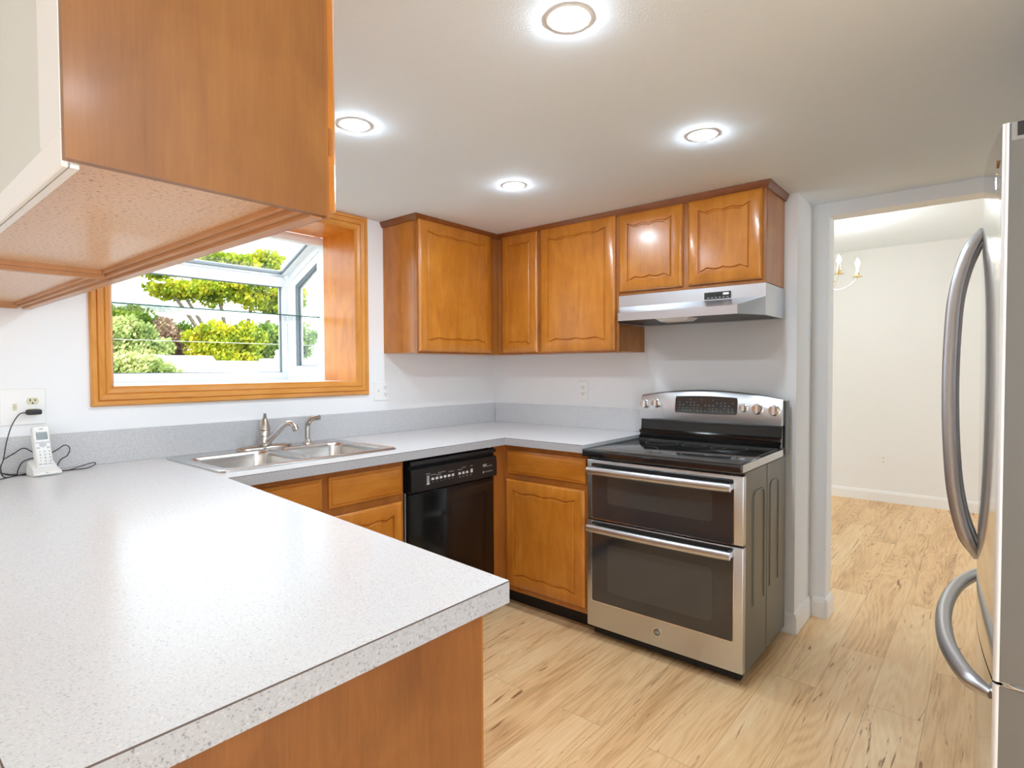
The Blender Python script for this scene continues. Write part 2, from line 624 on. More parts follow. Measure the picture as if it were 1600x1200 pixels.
# ------------------------------------------------------------------ room shell
CZ = 2.123      # kitchen ceiling
DZ = 2.43       # dining ceiling
WX0, WX1, WZ0, WZ1 = -2.261, -1.135, 1.229, 2.049   # window opening
b = B()
b.box(-7.2, 4.2, -7.2, 1.3, -0.12, 0.0)
b.done('floor', M['floor'], kind='structure', smooth=0)
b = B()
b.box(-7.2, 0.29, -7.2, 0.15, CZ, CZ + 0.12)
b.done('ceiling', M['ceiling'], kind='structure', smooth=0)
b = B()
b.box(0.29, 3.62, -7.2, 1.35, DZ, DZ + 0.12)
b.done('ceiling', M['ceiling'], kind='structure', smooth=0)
b = B()
b.plate([(-7.2, 0, 0), (0.15, 0, 0), (0.15, 0, CZ), (-7.2, 0, CZ)],
        [[(WX0 - 0.019, 0, WZ0 - 0.031), (WX1 + 0.019, 0, WZ0 - 0.031), (WX1 + 0.019, 0, WZ1 + 0.019), (WX0 - 0.019, 0, WZ1 + 0.019)]], (0, 0.15, 0))
b.done('wall_back', M['wall'], kind='structure', smooth=0)
b = B()
b.box(0, 0.29, -1.943, 0, 0, CZ)
b.done('wall_right', M['wall'], kind='structure', smooth=0)
# wall with the doorway to the dining room
b = B()
b.plate([(0.29, -1.943, 0), (0.29, -2.02, 0), (0.29, -2.02, 2.058), (0.29, -3.0, 2.058), (0.29, -3.0, 0), (0.29, -7.2, 0), (0.29, -7.2, DZ), (0.29, 1.3, DZ), (0.29, 1.3, 0)], [], (0.115, 0, 0))
b.done('wall_doorway', M['wall'], kind='structure', smooth=0)
b = B()
b.box(3.5, 3.62, -7.2, 1.35, 0, DZ)
b.done('wall_dining_far', M['wall'], kind='structure', smooth=0)
b = B()      # dining room side wall with its window
b.plate([(0.405, 1.2, 0), (3.5, 1.2, 0), (3.5, 1.2, DZ), (0.405, 1.2, DZ)],
        [[(0.8, 1.2, 0.25), (3.1, 1.2, 0.25), (3.1, 1.2, 2.15), (0.8, 1.2, 2.15)]], (0, 0.12, 0))
b.done('wall_dining_left', M['wall'], kind='structure', smooth=0)
b = B()
b.plate([(0.405, -5.2, 0), (3.5, -5.2, 0), (3.5, -5.2, DZ), (0.405, -5.2, DZ)],
        [[(0.9, -5.2, 0.6), (2.9, -5.2, 0.6), (2.9, -5.2, 2.1), (0.9, -5.2, 2.1)]], (0, -0.12, 0))
b.done('wall_dining_right', M['wall'], kind='structure', smooth=0)
# alcove wall behind the refrigerator, rear and left walls with unseen openings added for fill light
b = B()
b.box(-1.75, 0.29, -3.62, -3.5, 0, CZ)
b.done('wall_front', M['wall'], kind='structure', smooth=0)
b = B()
b.plate([(-7.0, -6.2, 0), (0.29, -6.2, 0), (0.29, -6.2, CZ), (-7.0, -6.2, CZ)],
        [[(-6.4, -6.2, 0.03), (-1.3, -6.2, 0.03), (-1.3, -6.2, 2.08), (-6.4, -6.2, 2.08)]], (0, -0.12, 0))
b.done('wall_rear', M['wall'], kind='structure', smooth=0)
b = B()
b.plate([(-6.6, 0, 0), (-6.6, -6.2, 0), (-6.6, -6.2, CZ), (-6.6, 0, CZ)],
        [[(-6.6, -3.9, 0.02), (-6.6, -5.6, 0.02), (-6.6, -5.6, 2.06), (-6.6, -3.9, 2.06)]], (-0.12, 0, 0))
b.done('wall_left', M['wall'], kind='structure', smooth=0)


# baseboards
def base(name, pts, nx, ny, h=0.105, t=0.014):
    """pts: one straight run a->b along a wall whose room side is (nx, ny)"""
    (ax, ay), (bx, by) = pts
    prof = [(0, 0), (t, 0), (t, h - 0.025), (t * 0.55, h - 0.006), (0, h)]
    r0 = [Vector((ax + nx * p, ay + ny * p, z)) for p, z in prof]
    r1 = [Vector((bx + nx * p, by + ny * p, z)) for p, z in prof]
    bb = B()
    bb.loft([r0, r1])
    return bb.done(name, M['trim'], kind='structure', smooth=0)


base('baseboard_right', ((0, -1.60), (0, -1.943)), -1, 0)
base('baseboard_right_return', ((-0.014, -1.943), (0.276, -1.943)), 0, -1)
base('baseboard_doorway', ((0.29, -1.9575), (0.29, -2.0195)), -1, 0)
base('baseboard_jamb', ((0.276, -2.02), (0.405, -2.02)), 0, -1)
base('baseboard_dining_far', ((3.5, 1.2), (3.5, -5.2)), -1, 0)
base('baseboard_dining_left', ((0.405, 1.2), (3.5, 1.2)), 0, -1)

# ------------------------------------------------------------------ garden window
win = thing('window_1', (-1.698, 0, WZ0), kind='structure')
# mitred oak casing
CW = 0.078
casing_prof = [(0, 0), (0.010, -0.012), (0.026, -0.015), (0.029, -0.011), (0.032, -0.016), (0.052, -0.019), (0.055, -0.013), (0.058, -0.018), (0.072, -0.019), (CW, -0.012), (CW, 0)]


def casing_ring(d, y):
    return [Vector((WX0 - d, y, WZ0 - d)), Vector((WX1 + d, y, WZ0 - d)), Vector((WX1 + d, y, WZ1 + min(d, CZ - WZ1 - 0.001))), Vector((WX0 - d, y, WZ1 + min(d, CZ - WZ1 - 0.001)))]


for side in range(4):
    bb = B()
    rings = [[casing_ring(d, y)[side], casing_ring(d, y)[(side + 1) % 4]] for d, y in casing_prof]
    n = len(rings)
    r0 = [r[0] for r in rings]
    r1 = [r[1] for r in rings]
    bb.loft([r0, r1])
    bb.done('casing', M['oak'] if side in (0, 2) else M['oak_z'], win, smooth=20)
# wooden box jamb, white sill
JD = 0.305
bb = B()
bb.box(WX1, WX1 + 0.018, -0.001, JD, WZ0, WZ1)
bb.done('jamb', M['jamb'], win, smooth=0)
bb = B()
bb.box(WX0 - 0.018, WX0, -0.001, JD, WZ0, WZ1)
bb.done('jamb', M['jamb'], win, smooth=0)
bb = B()
bb.box(WX0, WX1, -0.001, JD, WZ1, WZ1 + 0.018)
bb.done('jamb', M['jamb'], win, smooth=0)
bb = B()
bb.box(WX0 - 0.018, WX1 + 0.018, 0.004, 0.78, WZ0 - 0.03, WZ0)
bb.done('sill', M['white'], win, smooth=0)
# white vinyl frame of the projecting box: front wall at y=.745, roof slope from (y .745, z 1.86) to (y .335, z 2.045)
YF, ZF, YB, ZB = 0.745, 1.862, 0.330, 2.049
fr = B()
fr.box(WX0, WX1, YF - 0.03, YF + 0.03, WZ0, WZ0 + 0.046, 0.003)           # bottom rail
fr.box(WX0, WX1, YF - 0.03, YF + 0.03, ZF - 0.058, ZF, 0.003)              # front beam
for xs in (WX0, WX1 - 0.03):
    fr.box(xs, xs + 0.03, YF - 0.03, YF + 0.03, WZ0 + 0.046, ZF - 0.058, 0.003)
fr.box(WX0, WX1, JD, JD + 0.055, ZB - 0.045, ZB, 0.003)                    # top back beam
fr.done('frame', M['vinyl'], win, smooth=25)


def slope_pts(x0, x1, a, e, off=0.0):
    dy, dz = YB - YF, ZB - ZF
    return [(x0, YF + dy * a, ZF + dz * a + off), (x1, YF + dy * a, ZF + dz * a + off), (x1, YF + dy * e, ZF + dz * e + off), (x0, YF + dy * e, ZF + dz * e + off)]


rf = B()
for x0, x1, a, e in ((WX0, WX0 + 0.035, 0, 1), (WX1 - 0.035, WX1, 0, 1), (WX0, WX1, 0, 0.07), (WX0, WX1, 0.93, 1.0)):
    rf.prism(slope_pts(x0, x1, a, e, 0.0), (0, 0.0, 0.028))
rf.done('roof_frame', M['vinyl'], win, smooth=0)
gk = B()
for x0, x1, a, e in ((WX0 + 0.035, WX0 + 0.043, 0.07, 0.93), (WX1 - 0.043, WX1 - 0.035, 0.07, 0.93), (WX0 + 0.035, WX1 - 0.035, 0.07, 0.09), (WX0 + 0.035, WX1 - 0.035, 0.91, 0.93)):
    gk.prism(slope_pts(x0, x1, a, e, 0.004), (0, 0, 0.016))
gk.box(WX0 + 0.03, WX0 + 0.036, YF - 0.008, YF + 0.008, WZ0 + 0.046, ZF - 0.058)
gk.box(WX1 - 0.036, WX1 - 0.03, YF - 0.008, YF + 0.008, WZ0 + 0.046, ZF - 0.058)
gk.box(WX0 + 0.036, WX1 - 0.036, YF - 0.008, YF + 0.008, WZ0 + 0.046, WZ0 + 0.050)
gk.box(WX0 + 0.036, WX1 - 0.036, YF - 0.008, YF + 0.008, ZF - 0.062, ZF - 0.058)
gk.done('gasket', M['vinyl_grey'], win, smooth=0)
bb = B()
bb.prism(slope_pts(WX0 + 0.035, WX1 - 0.035, 0.07, 0.93, 0.010), (0, 0, 0.005))
bb.done('roof_pane', M['glass'], win, smooth=0)
bb = B()
bb.box(WX0 + 0.03, WX1 - 0.03, YF - 0.0025, YF + 0.0025, WZ0 + 0.046, ZF - 0.058)
bb.done('front_pane', M['glass'], win, smooth=0)


def flank(x, sx):
    """side of the box: fixed frame, opening sash, pane, crank"""
    top = lambda y: ZF + (ZB - ZF) * (YF - y) / (YF - YB)
    o = [(x, JD, WZ0), (x, YF - 0.03, WZ0), (x, YF - 0.03, top(YF - 0.03)), (x, YB, ZB), (x, JD, ZB)]
    i = [(x, 0.352, WZ0 + 0.05), (x, 0.670, WZ0 + 0.05), (x, 0.670, top(0.670) - 0.055), (x, 0.352, top(0.352) - 0.055)]
    f = B()
    f.plate(o, [i], (0.035 * sx, 0, 0))
    f.done('side_frame', M['vinyl'], win, smooth=0)
    j = [(x + 0.006 * sx, 0.352, WZ0 + 0.05), (x + 0.006 * sx, 0.670, WZ0 + 0.05), (x + 0.006 * sx, 0.670, top(0.670) - 0.055), (x + 0.006 * sx, 0.352, top(0.352) - 0.055)]
    k = [(x + 0.006 * sx, 0.385, WZ0 + 0.085), (x + 0.006 * sx, 0.632, WZ0 + 0.085), (x + 0.006 * sx, 0.632, top(0.632) - 0.105), (x + 0.006 * sx, 0.385, top(0.385) - 0.105)]
    sa = B()
    sa.plate(j, [k], (0.028 * sx, 0, 0))
    sash = sa.done('sash', M['vinyl'], win, smooth=0)
    for d, t0 in ((0.0, 0.012), (0.014, 0.010)):
        gs = B()
        kk = [(p[0] + 0.004 * sx + d * sx, p[1], p[2]) for p in k]
        ii = [(kk[0][0], kk[0][1] + 0.008 + d * 0.4, kk[0][2] + 0.004 + d * 0.2), (kk[0][0], kk[1][1] - 0.030 - d, kk[1][2] + 0.004 + d * 0.2), (kk[0][0], kk[2][1] - 0.030 - d, kk[2][2] - 0.016 - d * 0.4), (kk[0][0], kk[3][1] + 0.008 + d * 0.4, kk[3][2] - 0.022 - d * 0.4)]
        gs.plate(kk, [ii], (0.008 * sx, 0, 0))
        gs.done('sash_gasket', M['vinyl_grey'] if d == 0 else M['vinyl'], sash, smooth=0)
    pg = B()
    pg.prism([(p[0] + 0.020 * sx, p[1], p[2]) for p in k], (0.004 * sx, 0, 0))
    pg.done('side_pane', M['glass'], sash, smooth=0)


flank(WX1, 1)
flank(WX0, -1)
bb = B()
bb.box(WX1 - 0.012, WX1, 0.49, 0.56, WZ0 + 0.012, WZ0 + 0.034, 0.004)
bb.tube(spline([(WX1 - 0.012, 0.50, WZ0 + 0.03), (WX1 - 0.024, 0.485, WZ0 + 0.034), (WX1 - 0.030, 0.45, WZ0 + 0.030), (WX1 - 0.030, 0.40, WZ0 + 0.036)], 5), 0.0055, 8)
bb.lathe((WX1 - 0.030, 0.398, WZ0 + 0.038), [(0.004, -0.012), (0.008, -0.008), (0.008, 0.006), (0.004, 0.012)], n=12)
bb.done('crank_handle', M['white'], win)
bb = B()
bb.box(WX0 + 0.004, WX1 - 0.004, 0.345, 0.690, 1.592, 1.598)
sh = bb.done('glass_shelf', M['shelf_glass'], None, smooth=0, loc=(-1.7, 0.52, 1.592))
tag(sh, 'clear glass shelf with green edge spanning the bay of the kitchen window', 'shelf')
bb = B()
bb.box(WX0 + 0.004, WX1 - 0.004, 0.3425, 0.345, 1.592, 1.598)
bb.done('polished_edge', M['shelf_edge'], sh, smooth=0, label='green polished front edge')

# ------------------------------------------------------------------ cabinets
ZV = Vector((0, 0, 1))


def wave(s):
    a = abs(s)
    if a > 0.66:
        t = (1 - a) / 0.34
        return 0.014 * t * t * (3 - 2 * t)
    t = (a / 0.33) - 1
    return 0.014 - 0.008 * (1 - t * t)


def panel_door(parent, name, o, u, n, wd, ht, mat, style='wave', fr=0.055):
    o, u, n = Vector(o), Vector(u), Vector(n)
    K = 48

    def ring(a, nn, wf):
        pts = []
        for k in range(K + 1):
            s_ = -1 + 2 * k / K
            pts.append(o + u * (a + (wd - 2 * a) * k / K) + ZV * (a + wf * wave(s_)) + n * nn)
        for k in range(K + 1):
            s_ = 1 - 2 * k / K
            pts.append(o + u * (wd - a - (wd - 2 * a) * k / K) + ZV * (ht - a - wf * wave(s_)) + n * nn)
        return pts
    bb = B()
    if style == 'wave':
        rs = [ring(0, 0, 0), ring(0, 0.010, 0), ring(0.004, 0.0145, 0), ring(0.012, 0.019, 0), ring(fr, 0.019, 1), ring(fr + 0.0025, 0.0115, 1), ring(fr + 0.0075, 0.0115, 1), ring(fr + 0.013, 0.0185, 1)]
    else:
        rs = [ring(0, 0, 0), ring(0, 0.009, 0), ring(0.010, 0.012, 0), ring(0.013, 0.0155, 0), ring(0.024, 0.019, 0)]
    bb.loft(rs)
    return bb.done(name, mat, parent, smooth=30)


def frame_boxes(parent, boxes, mat=None, name='face_frame'):
    bb = B()
    for q in boxes:
        bb.box(*q)
    return bb.done(name, mat or M['frame'], parent, smooth=0)


UZ0, FD = 1.378, 0.288      # underside of the upper cabinets, front of their face frame
# wall cabinet beside the window
c1 = thing('wall_cabinet', (-0.62, -0.14, UZ0), 'tall honey maple wall cabinet with one scalloped door right of the window', 'cabinet')
bb = B()
bb.box(-0.945, -0.002, -0.268, -0.001, UZ0 + 0.004, CZ - 0.002)
bb.done('carcass', M['maple'], c1, smooth=0)
frame_boxes(c1, [(-0.945, -0.915, -FD, -0.269, UZ0, CZ - 0.003), (-0.375, -FD, -FD, -0.269, UZ0, CZ - 0.003), (-0.915, -0.375, -FD, -0.269, UZ0, UZ0 + 0.03), (-0.915, -0.375, -FD, -0.269, CZ - 0.05, CZ - 0.003)])
panel_door(c1, 'door', (-0.938, -FD, UZ0 + 0.010), (1, 0, 0), (0, -1, 0), 0.578, 0.712, M['maple'])
# wall cabinet in the corner on the range wall: one narrow and one wide door
c2 = thing('wall_cabinet', (-0.14, -0.72, UZ0), 'tall maple wall cabinet with a narrow and a wide door, left of range hood', 'cabinet')
bb = B()
bb.box(-0.268, -0.001, -1.146, -0.290, UZ0 + 0.004, CZ - 0.002)
bb.done('carcass', M['maple'], c2, smooth=0)
frame_boxes(c2, [(-FD, -0.269, -0.345, -0.290, UZ0, CZ - 0.003), (-FD, -0.269, -0.645, -0.600, UZ0, CZ - 0.003), (-FD, -0.269, -1.146, -1.112, UZ0, CZ - 0.003),
                 (-FD, -0.269, -0.600, -0.345, UZ0, UZ0 + 0.03), (-FD, -0.269, -1.112, -0.645, UZ0, UZ0 + 0.03),
                 (-FD, -0.269, -0.600, -0.345, CZ - 0.05, CZ - 0.003), (-FD, -0.269, -1.112, -0.645, CZ - 0.05, CZ - 0.003)])
panel_door(c2, 'door', (-FD, -0.334, UZ0 + 0.010), (0, -1, 0), (-1, 0, 0), 0.274, 0.712, M['maple'], fr=0.048)
panel_door(c2, 'door', (-FD, -0.631, UZ0 + 0.007), (0, -1, 0), (-1, 0, 0), 0.497, 0.715, M['maple'])
# short wall cabinet over the hood
HZ = 1.674
c3 = thing('wall_cabinet', (-0.14, -1.52, HZ), 'short honey maple wall cabinet with two scalloped doors above the range hood', 'cabinet')
bb = B()
bb.box(-0.268, -0.001, -1.884, -1.148, HZ + 0.002, CZ - 0.002)
bb.done('carcass', M['maple'], c3, smooth=0)
frame_boxes(c3, [(-FD, -0.269, -1.166, -1.148, HZ, CZ - 0.003), (-FD, -0.269, -1.540, -1.486, HZ, CZ - 0.003), (-FD, -0.269, -1.884, -1.858, HZ, CZ - 0.003),
                 (-FD, -0.269, -1.486, -1.166, HZ, HZ + 0.028), (-FD, -0.269, -1.858, -1.540, HZ, HZ + 0.028),
                 (-FD, -0.269, -1.486, -1.166, CZ - 0.05, CZ - 0.003), (-FD, -0.269, -1.858, -1.540, CZ - 0.05, CZ - 0.003)])
panel_door(c3, 'door', (-FD, -1.151, HZ + 0.016), (0, -1, 0), (-1, 0, 0), 0.348, 0.402, M['maple'], fr=0.050)
panel_door(c3, 'door', (-FD, -1.528, HZ + 0.016), (0, -1, 0), (-1, 0, 0), 0.343, 0.402, M['maple'], fr=0.050)
# crown strip under the ceiling, mitred at the corners
prof = [(0.0, -0.030), (0.008, -0.030), (0.012, -0.022), (0.020, -0.008), (0.022, 0.0), (0.0, 0.0)]
path = [(-0.945, -0.001, -1, 0), (-0.945, -FD, -1, -1), (-FD, -FD, -1, -1), (-FD, -1.884, -1, -1), (-0.001, -1.884, 0, -1)]
bb = B()
bb.loft([[Vector((x + nx * d, y + ny * d, CZ - 0.001 + z)) for d, z in prof] for x, y, nx, ny in path])
bb.done('trim_1', M['crown'], kind='structure', smooth=25)

# hanging cabinets above the peninsula
PZ = 1.513
PX0, PX1 = -2.822, -2.516
PY = [(-1.928, -1.002), (-0.998, -0.003)]
for idx, (y0, y1) in enumerate(PY):
    lab = ('hanging maple cabinet above the peninsula, nearest one with its bare side panel facing us', 'hanging maple cabinet above the peninsula, farther one that meets the window wall')[idx]
    hc = thing('hanging_cabinet', ((PX0 + PX1) / 2, (y0 + y1) / 2, PZ), lab, 'cabinet')
    if idx == 0:
        bb = B()
        bb.box(PX0 + 0.0005, PX1, y0, y0 + 0.012, PZ + 0.002, CZ - 0.001)
        bb.done('end_panel', M['end_panel'], hc, smooth=0)
    ya = y0 + (0.012 if idx == 0 else 0)
    bb = B()
    bb.box(PX0 + 0.015, PX1 - 0.001, ya, y1, PZ + 0.026, CZ - 0.001)
    bb.done('carcass', M['end_panel'], hc, smooth=0)
    bb = B()
    bb.box(PX0 + 0.016, PX1 - 0.045, ya + 0.001, y1 - 0.02, PZ + 0.020, PZ + 0.0255)
    bb.done('bottom_panel', M['underside'], hc, smooth=0, label='speckled tan printed underside')
    bb = B()     # rails that stand below the underside panel
    bb.box(PX1 - 0.020, PX1, ya, y1, PZ, PZ + 0.0255)
    bb.box(PX1 - 0.034, PX1 - 0.021, ya, y1, PZ + 0.006, PZ + 0.0255)
    bb.box(PX1 - 0.045, PX1 - 0.035, ya, y1, PZ + 0.013, PZ + 0.0255)
    bb.box(PX0 + 0.016, PX1 - 0.035, y1 - 0.018, y1, PZ, PZ + 0.0255)
    bb.box(PX0 + 0.016, PX1 - 0.045, y1 - 0.030, y1 - 0.0185, PZ + 0.010, PZ + 0.0255)
    bb.done('rail', M['under_rail'], hc, smooth=0)
    bb = B()
    bb.box(PX0 + 0.007, PX0 + 0.0145, ya + 0.0005, y1, PZ + 0.001, CZ - 0.001)
    bb.done('back_panel', M['back_panel'], hc, smooth=0, label='pale grey painted back')
    tb = B()
    tb.box(PX0, PX0 + 0.0068, ya + 0.0005, y1, PZ - 0.004, PZ + 0.034, 0.0015, 1)
    if idx == 0:
        tb.box(PX0, PX0 + 0.0068, ya + 0.0005, ya + 0.093, PZ + 0.0345, CZ - 0.002, 0.0015, 1)
    tb.box(PX0 + 0.0075, PX0 + 0.0155, ya + 0.0005, y1, PZ - 0.004, PZ + 0.0005)
    tb.done('trim_board', M['trim'], hc, smooth=0, label='white painted trim board')
    # face frame and doors on the kitchen side
    frame_boxes(hc, [(PX1, PX1 + 0.004, y0, y1, PZ + 0.0, CZ - 0.003)], M['frame'])
    half = (y1 - y0) / 2
    for k in range(2):
        dr = panel_door(hc, 'door', (PX1 + 0.0045, y0 + 0.002 + k * half, PZ + 0.010), (0, 1, 0), (1, 0, 0), half - 0.006, 0.58, M['maple'])
        for hz in (PZ + 0.09, PZ + 0.50):
            hb = B()
            yy = y0 + 0.0018 if k == 0 else y1 - 0.0042
            hb.box(PX1 + 0.0055, PX1 + 0.010, yy - 0.0006, yy + 0.0006, hz, hz + 0.040)
            hb.tube([(PX1 + 0.0105, yy, hz + 0.004), (PX1 + 0.0105, yy, hz + 0.036)], 0.0016, 8)
            hb.done('hinge', M['frame'], dr)

# ------------------------------------------------------------------ base cabinets
CT, TH = 0.928, 0.038
CB = CT - TH - 0.001
BF = -0.645      # front of the face frames
# sink base along the window wall
sb = thing('base_cabinet', (-1.72, -0.33, 0), 'honey maple sink base cabinet under the window, left of the dishwasher', 'cabinet')
bb = B()
bb.box(-2.18, -1.352, -0.625, -0.56, 0.10, CB)
bb.box(-2.18, -1.352, -0.56, -0.02, 0.10, 0.70)
bb.done('carcass', M['frame'], sb, smooth=0)
frame_boxes(sb, [(-1.372, -1.340, BF, -0.626, 0.10, CB), (-1.762, -1.718, BF, -0.626, 0.10, CB), (-2.18, -2.13, BF, -0.626, 0.10, CB),
                 (-1.718, -1.372, BF, -0.626, 0.10, 0.14), (-2.13, -1.762, BF, -0.626, 0.10, 0.14), (-1.718, -1.372, BF, -0.626, 0.69, 0.75), (-2.13, -1.762, BF, -0.626, 0.69, 0.75),
                 (-1.718, -1.372, BF, -0.626, 0.855, CB), (-2.13, -1.762, BF, -0.626, 0.855, CB)])
panel_door(sb, 'false_drawer', (-1.720, BF, 0.738), (1, 0, 0), (0, -1, 0), 0.366, 0.124, M['maple_x'], 'raised')
panel_door(sb, 'false_drawer', (-2.130, BF, 0.738), (1, 0, 0), (0, -1, 0), 0.380, 0.124, M['maple_x'], 'raised')
panel_door(sb, 'door', (-1.720, BF, 0.125), (1, 0, 0), (0, -1, 0), 0.366, 0.578, M['maple'], fr=0.05)
panel_door(sb, 'door', (-2.130, BF, 0.125), (1, 0, 0), (0, -1, 0), 0.380, 0.578, M['maple'], fr=0.05)
bb = B()
bb.box(-2.18, -1.352, -0.56, -0.55, 0.0, 0.10)
bb.done('toe_kick', M['kick'], sb, smooth=0)
# corner base beside the range
rb = thing('base_cabinet', (-0.33, -0.9, 0), 'honey maple base cabinet with one drawer over one door, between dishwasher and range', 'cabinet')
bb = B()
bb.box(-0.625, -0.02, -1.176, -0.66, 0.10, CB)
bb.done('carcass', M['frame'], rb, smooth=0)
frame_boxes(rb, [(BF, -0.626, -0.690, -0.645, 0.10, CB), (BF, -0.626, -1.178, -1.150, 0.10, CB), (BF, -0.626, -1.150, -0.690, 0.10, 0.14), (BF, -0.626, -1.150, -0.690, 0.690, 0.750), (BF, -0.626, -1.150, -0.690, 0.855, CB),
                 (-0.731, -0.6255, -0.645, -0.626, 0.10, CB)])
panel_door(rb, 'drawer', (BF, -0.676, 0.736), (0, -1, 0), (-1, 0, 0), 0.494, 0.122, M['maple_y'], 'raised')
panel_door(rb, 'door', (BF, -0.667, 0.130), (0, -1, 0), (-1, 0, 0), 0.500, 0.572, M['maple'], fr=0.052)
bb = B()
bb.box(-0.558, -0.55, -1.176, -0.58, 0.0, 0.10)
bb.done('toe_kick', M['kick'], rb, smooth=0)
# peninsula base
pb = thing('base_cabinet', (-2.58, -1.2, 0), 'long peninsula base cabinet with a plain reddish maple end panel at bottom of view', 'cabinet')
bb = B()
bb.box(-2.86, -2.30, -1.99, -0.75, 0.10, CB)
bb.box(-2.86, -2.20, -0.75, -0.02, 0.10, 0.70)
bb.done('carcass', M['frame'], pb, smooth=0)
bb = B()
bb.box(-2.87, -2.279, -2.006, -1.9905, 0.0, CB)
bb.done('end_panel', M['pen_panel'], pb, smooth=0)
bb = B()
bb.box(-2.2785, -2.272, -2.004, -1.9915, 0.0, CB)
bb.done('edge_strip', M['frame'], pb, smooth=0)
frame_boxes(pb, [(-2.2995, -2.281, -1.990, -0.75, 0.10, CB)])
for k in range(2):
    panel_door(pb, 'door', (-2.2805, -1.95 + k * 0.6, 0.125), (0, 1, 0), (1, 0, 0), 0.56, 0.578, M['maple'])
    panel_door(pb, 'drawer', (-2.2805, -1.95 + k * 0.6, 0.738), (0, 1, 0), (1, 0, 0), 0.56, 0.124, M['maple_y'], 'raised')
bb = B()
bb.box(-2.36, -2.35, -1.99, -0.75, 0.0, 0.10)
bb.box(-2.86, -2.84, -1.99, -0.02, 0.0, 0.10)
bb.done('toe_kick', M['kick'], pb, smooth=0)

# ------------------------------------------------------------------ worktop
ct = thing('countertop', (-1.5, -0.4, CB), 'pale grey speckled laminate worktop with thick edge, U-shaped along wall and peninsula', 'countertop')
FY = -0.695
out = [(-2.889, -0.002), (-2.889, -2.034), (-2.238, -2.034), (-2.128, FY), (FY, FY), (FY, -1.179), (-0.002, -1.179), (-0.002, -0.002)]
hole = [(-2.075, -0.575), (-1.345, -0.575), (-1.345, -0.085), (-2.075, -0.085)]
bb = B()
bb.plate([(x, y, CT) for x, y in out], [[(x, y, CT) for x, y in hole]], (0, 0, -TH))
bb.done('top', M['laminate'], ct, smooth=0)
ed = B()
se = B()
runs = [(out[1], out[2]), (out[2], out[3]), (out[3], out[4]), (out[4], out[5]), (out[0], out[1])]
for (ax, ay), (bx, by) in runs:
    d = Vector((bx - ax, by - ay, 0)).normalized()
    nrm = Vector((d.y, -d.x, 0))
    if (ax, ay) == out[0]:
        nrm = Vector((-1, 0, 0))
    a_, b_ = Vector((ax, ay, 0)), Vector((bx, by, 0))
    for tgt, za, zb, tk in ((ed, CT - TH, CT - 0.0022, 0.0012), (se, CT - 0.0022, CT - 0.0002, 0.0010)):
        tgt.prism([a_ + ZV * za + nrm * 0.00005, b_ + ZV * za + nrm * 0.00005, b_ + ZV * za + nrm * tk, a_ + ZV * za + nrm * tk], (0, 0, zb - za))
ed.done('edge_band', M['laminate_edge_shade'], ct, smooth=0, label='grey speckled edge strip with shade painted in')
se.done('edge_seam', M['seam'], ct, smooth=0, label='thin brown seam line along the edge')
bb = B()
bb.box(-2.889, -0.020, -0.020, -0.002, CT + 0.0003, 1.057, 0.001, 1)
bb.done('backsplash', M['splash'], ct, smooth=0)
bb = B()
bb.box(-0.020, -0.002, -1.179, -0.0205, CT + 0.0003, 1.057, 0.001, 1)
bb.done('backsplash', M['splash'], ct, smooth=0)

# ------------------------------------------------------------------ sink, tap, sprayer
SX0, SX1, SY0, SY1 = -2.108, -1.318, -0.592, -0.062
sk = thing('kitchen_sink', ((SX0 + SX1) / 2, (SY0 + SY1) / 2, CT), 'stainless steel double bowl sink set into the grey worktop under the window', 'sink')
bowls = [(-2.068, -1.735), (-1.695, -1.362)]
BY0, BY1 = -0.555, -0.170
deck = B()
zt = CT + 0.006
loops = [rrect(x0, x1, BY0, BY1, zt, 0.055) for x0, x1 in bowls]
deck.plate(rrect(SX0 + 0.010, SX1 - 0.010, SY0 + 0.010, SY1 - 0.010, zt, 0.022), loops, (0, 0, -0.0012))
deck.loft([rrect(SX0, SX1, SY0, SY1, CT + 0.0008, 0.028), rrect(SX0 + 0.002, SX1 - 0.002, SY0 + 0.002, SY1 - 0.002, CT + 0.006, 0.027), rrect(SX0 + 0.008, SX1 - 0.008, SY0 + 0.008, SY1 - 0.008, CT + 0.0085, 0.024), rrect(SX0 + 0.013, SX1 - 0.013, SY0 + 0.013, SY1 - 0.013, zt, 0.020)], False, False)
deck.done('rim', M['sink'], sk, smooth=40)
for x0, x1 in bowls:
    wl = B()
    rr = []
    for ins, dz, r in ((0, 0, 0.055), (0.003, -0.004, 0.054), (0.006, -0.02, 0.055), (0.016, -0.145, 0.06), (0.024, -0.165, 0.06), (0.045, -0.178, 0.06), (0.10, -0.182, 0.05)):
        rr.append(rrect(x0 + ins, x1 - ins, BY0 + ins, BY1 - ins, zt - 0.0004 + dz, r))
    wl.loft(rr, False, True)
    bw = wl.done('bowl', M['sink'], sk, smooth=50)
    sd = bw.modifiers.new('thick', 'SOLIDIFY')
    sd.thickness = 0.0012
    dn = B()
    dn.lathe(((x0 + x1) / 2, (BY0 + BY1) / 2, zt - 0.1822), [(0.001, 0.001), (0.025, 0.001), (0.032, 0.003), (0.043, 0.0025), (0.044, 0.0)], n=24)
    dn.done('drain', M['chrome'], sk)
fx, fy = -1.706, -0.112
fc = thing('kitchen_faucet', (fx, fy, zt), 'brushed nickel single lever tap standing on the sink deck', 'faucet')
bb = B()
rr = []
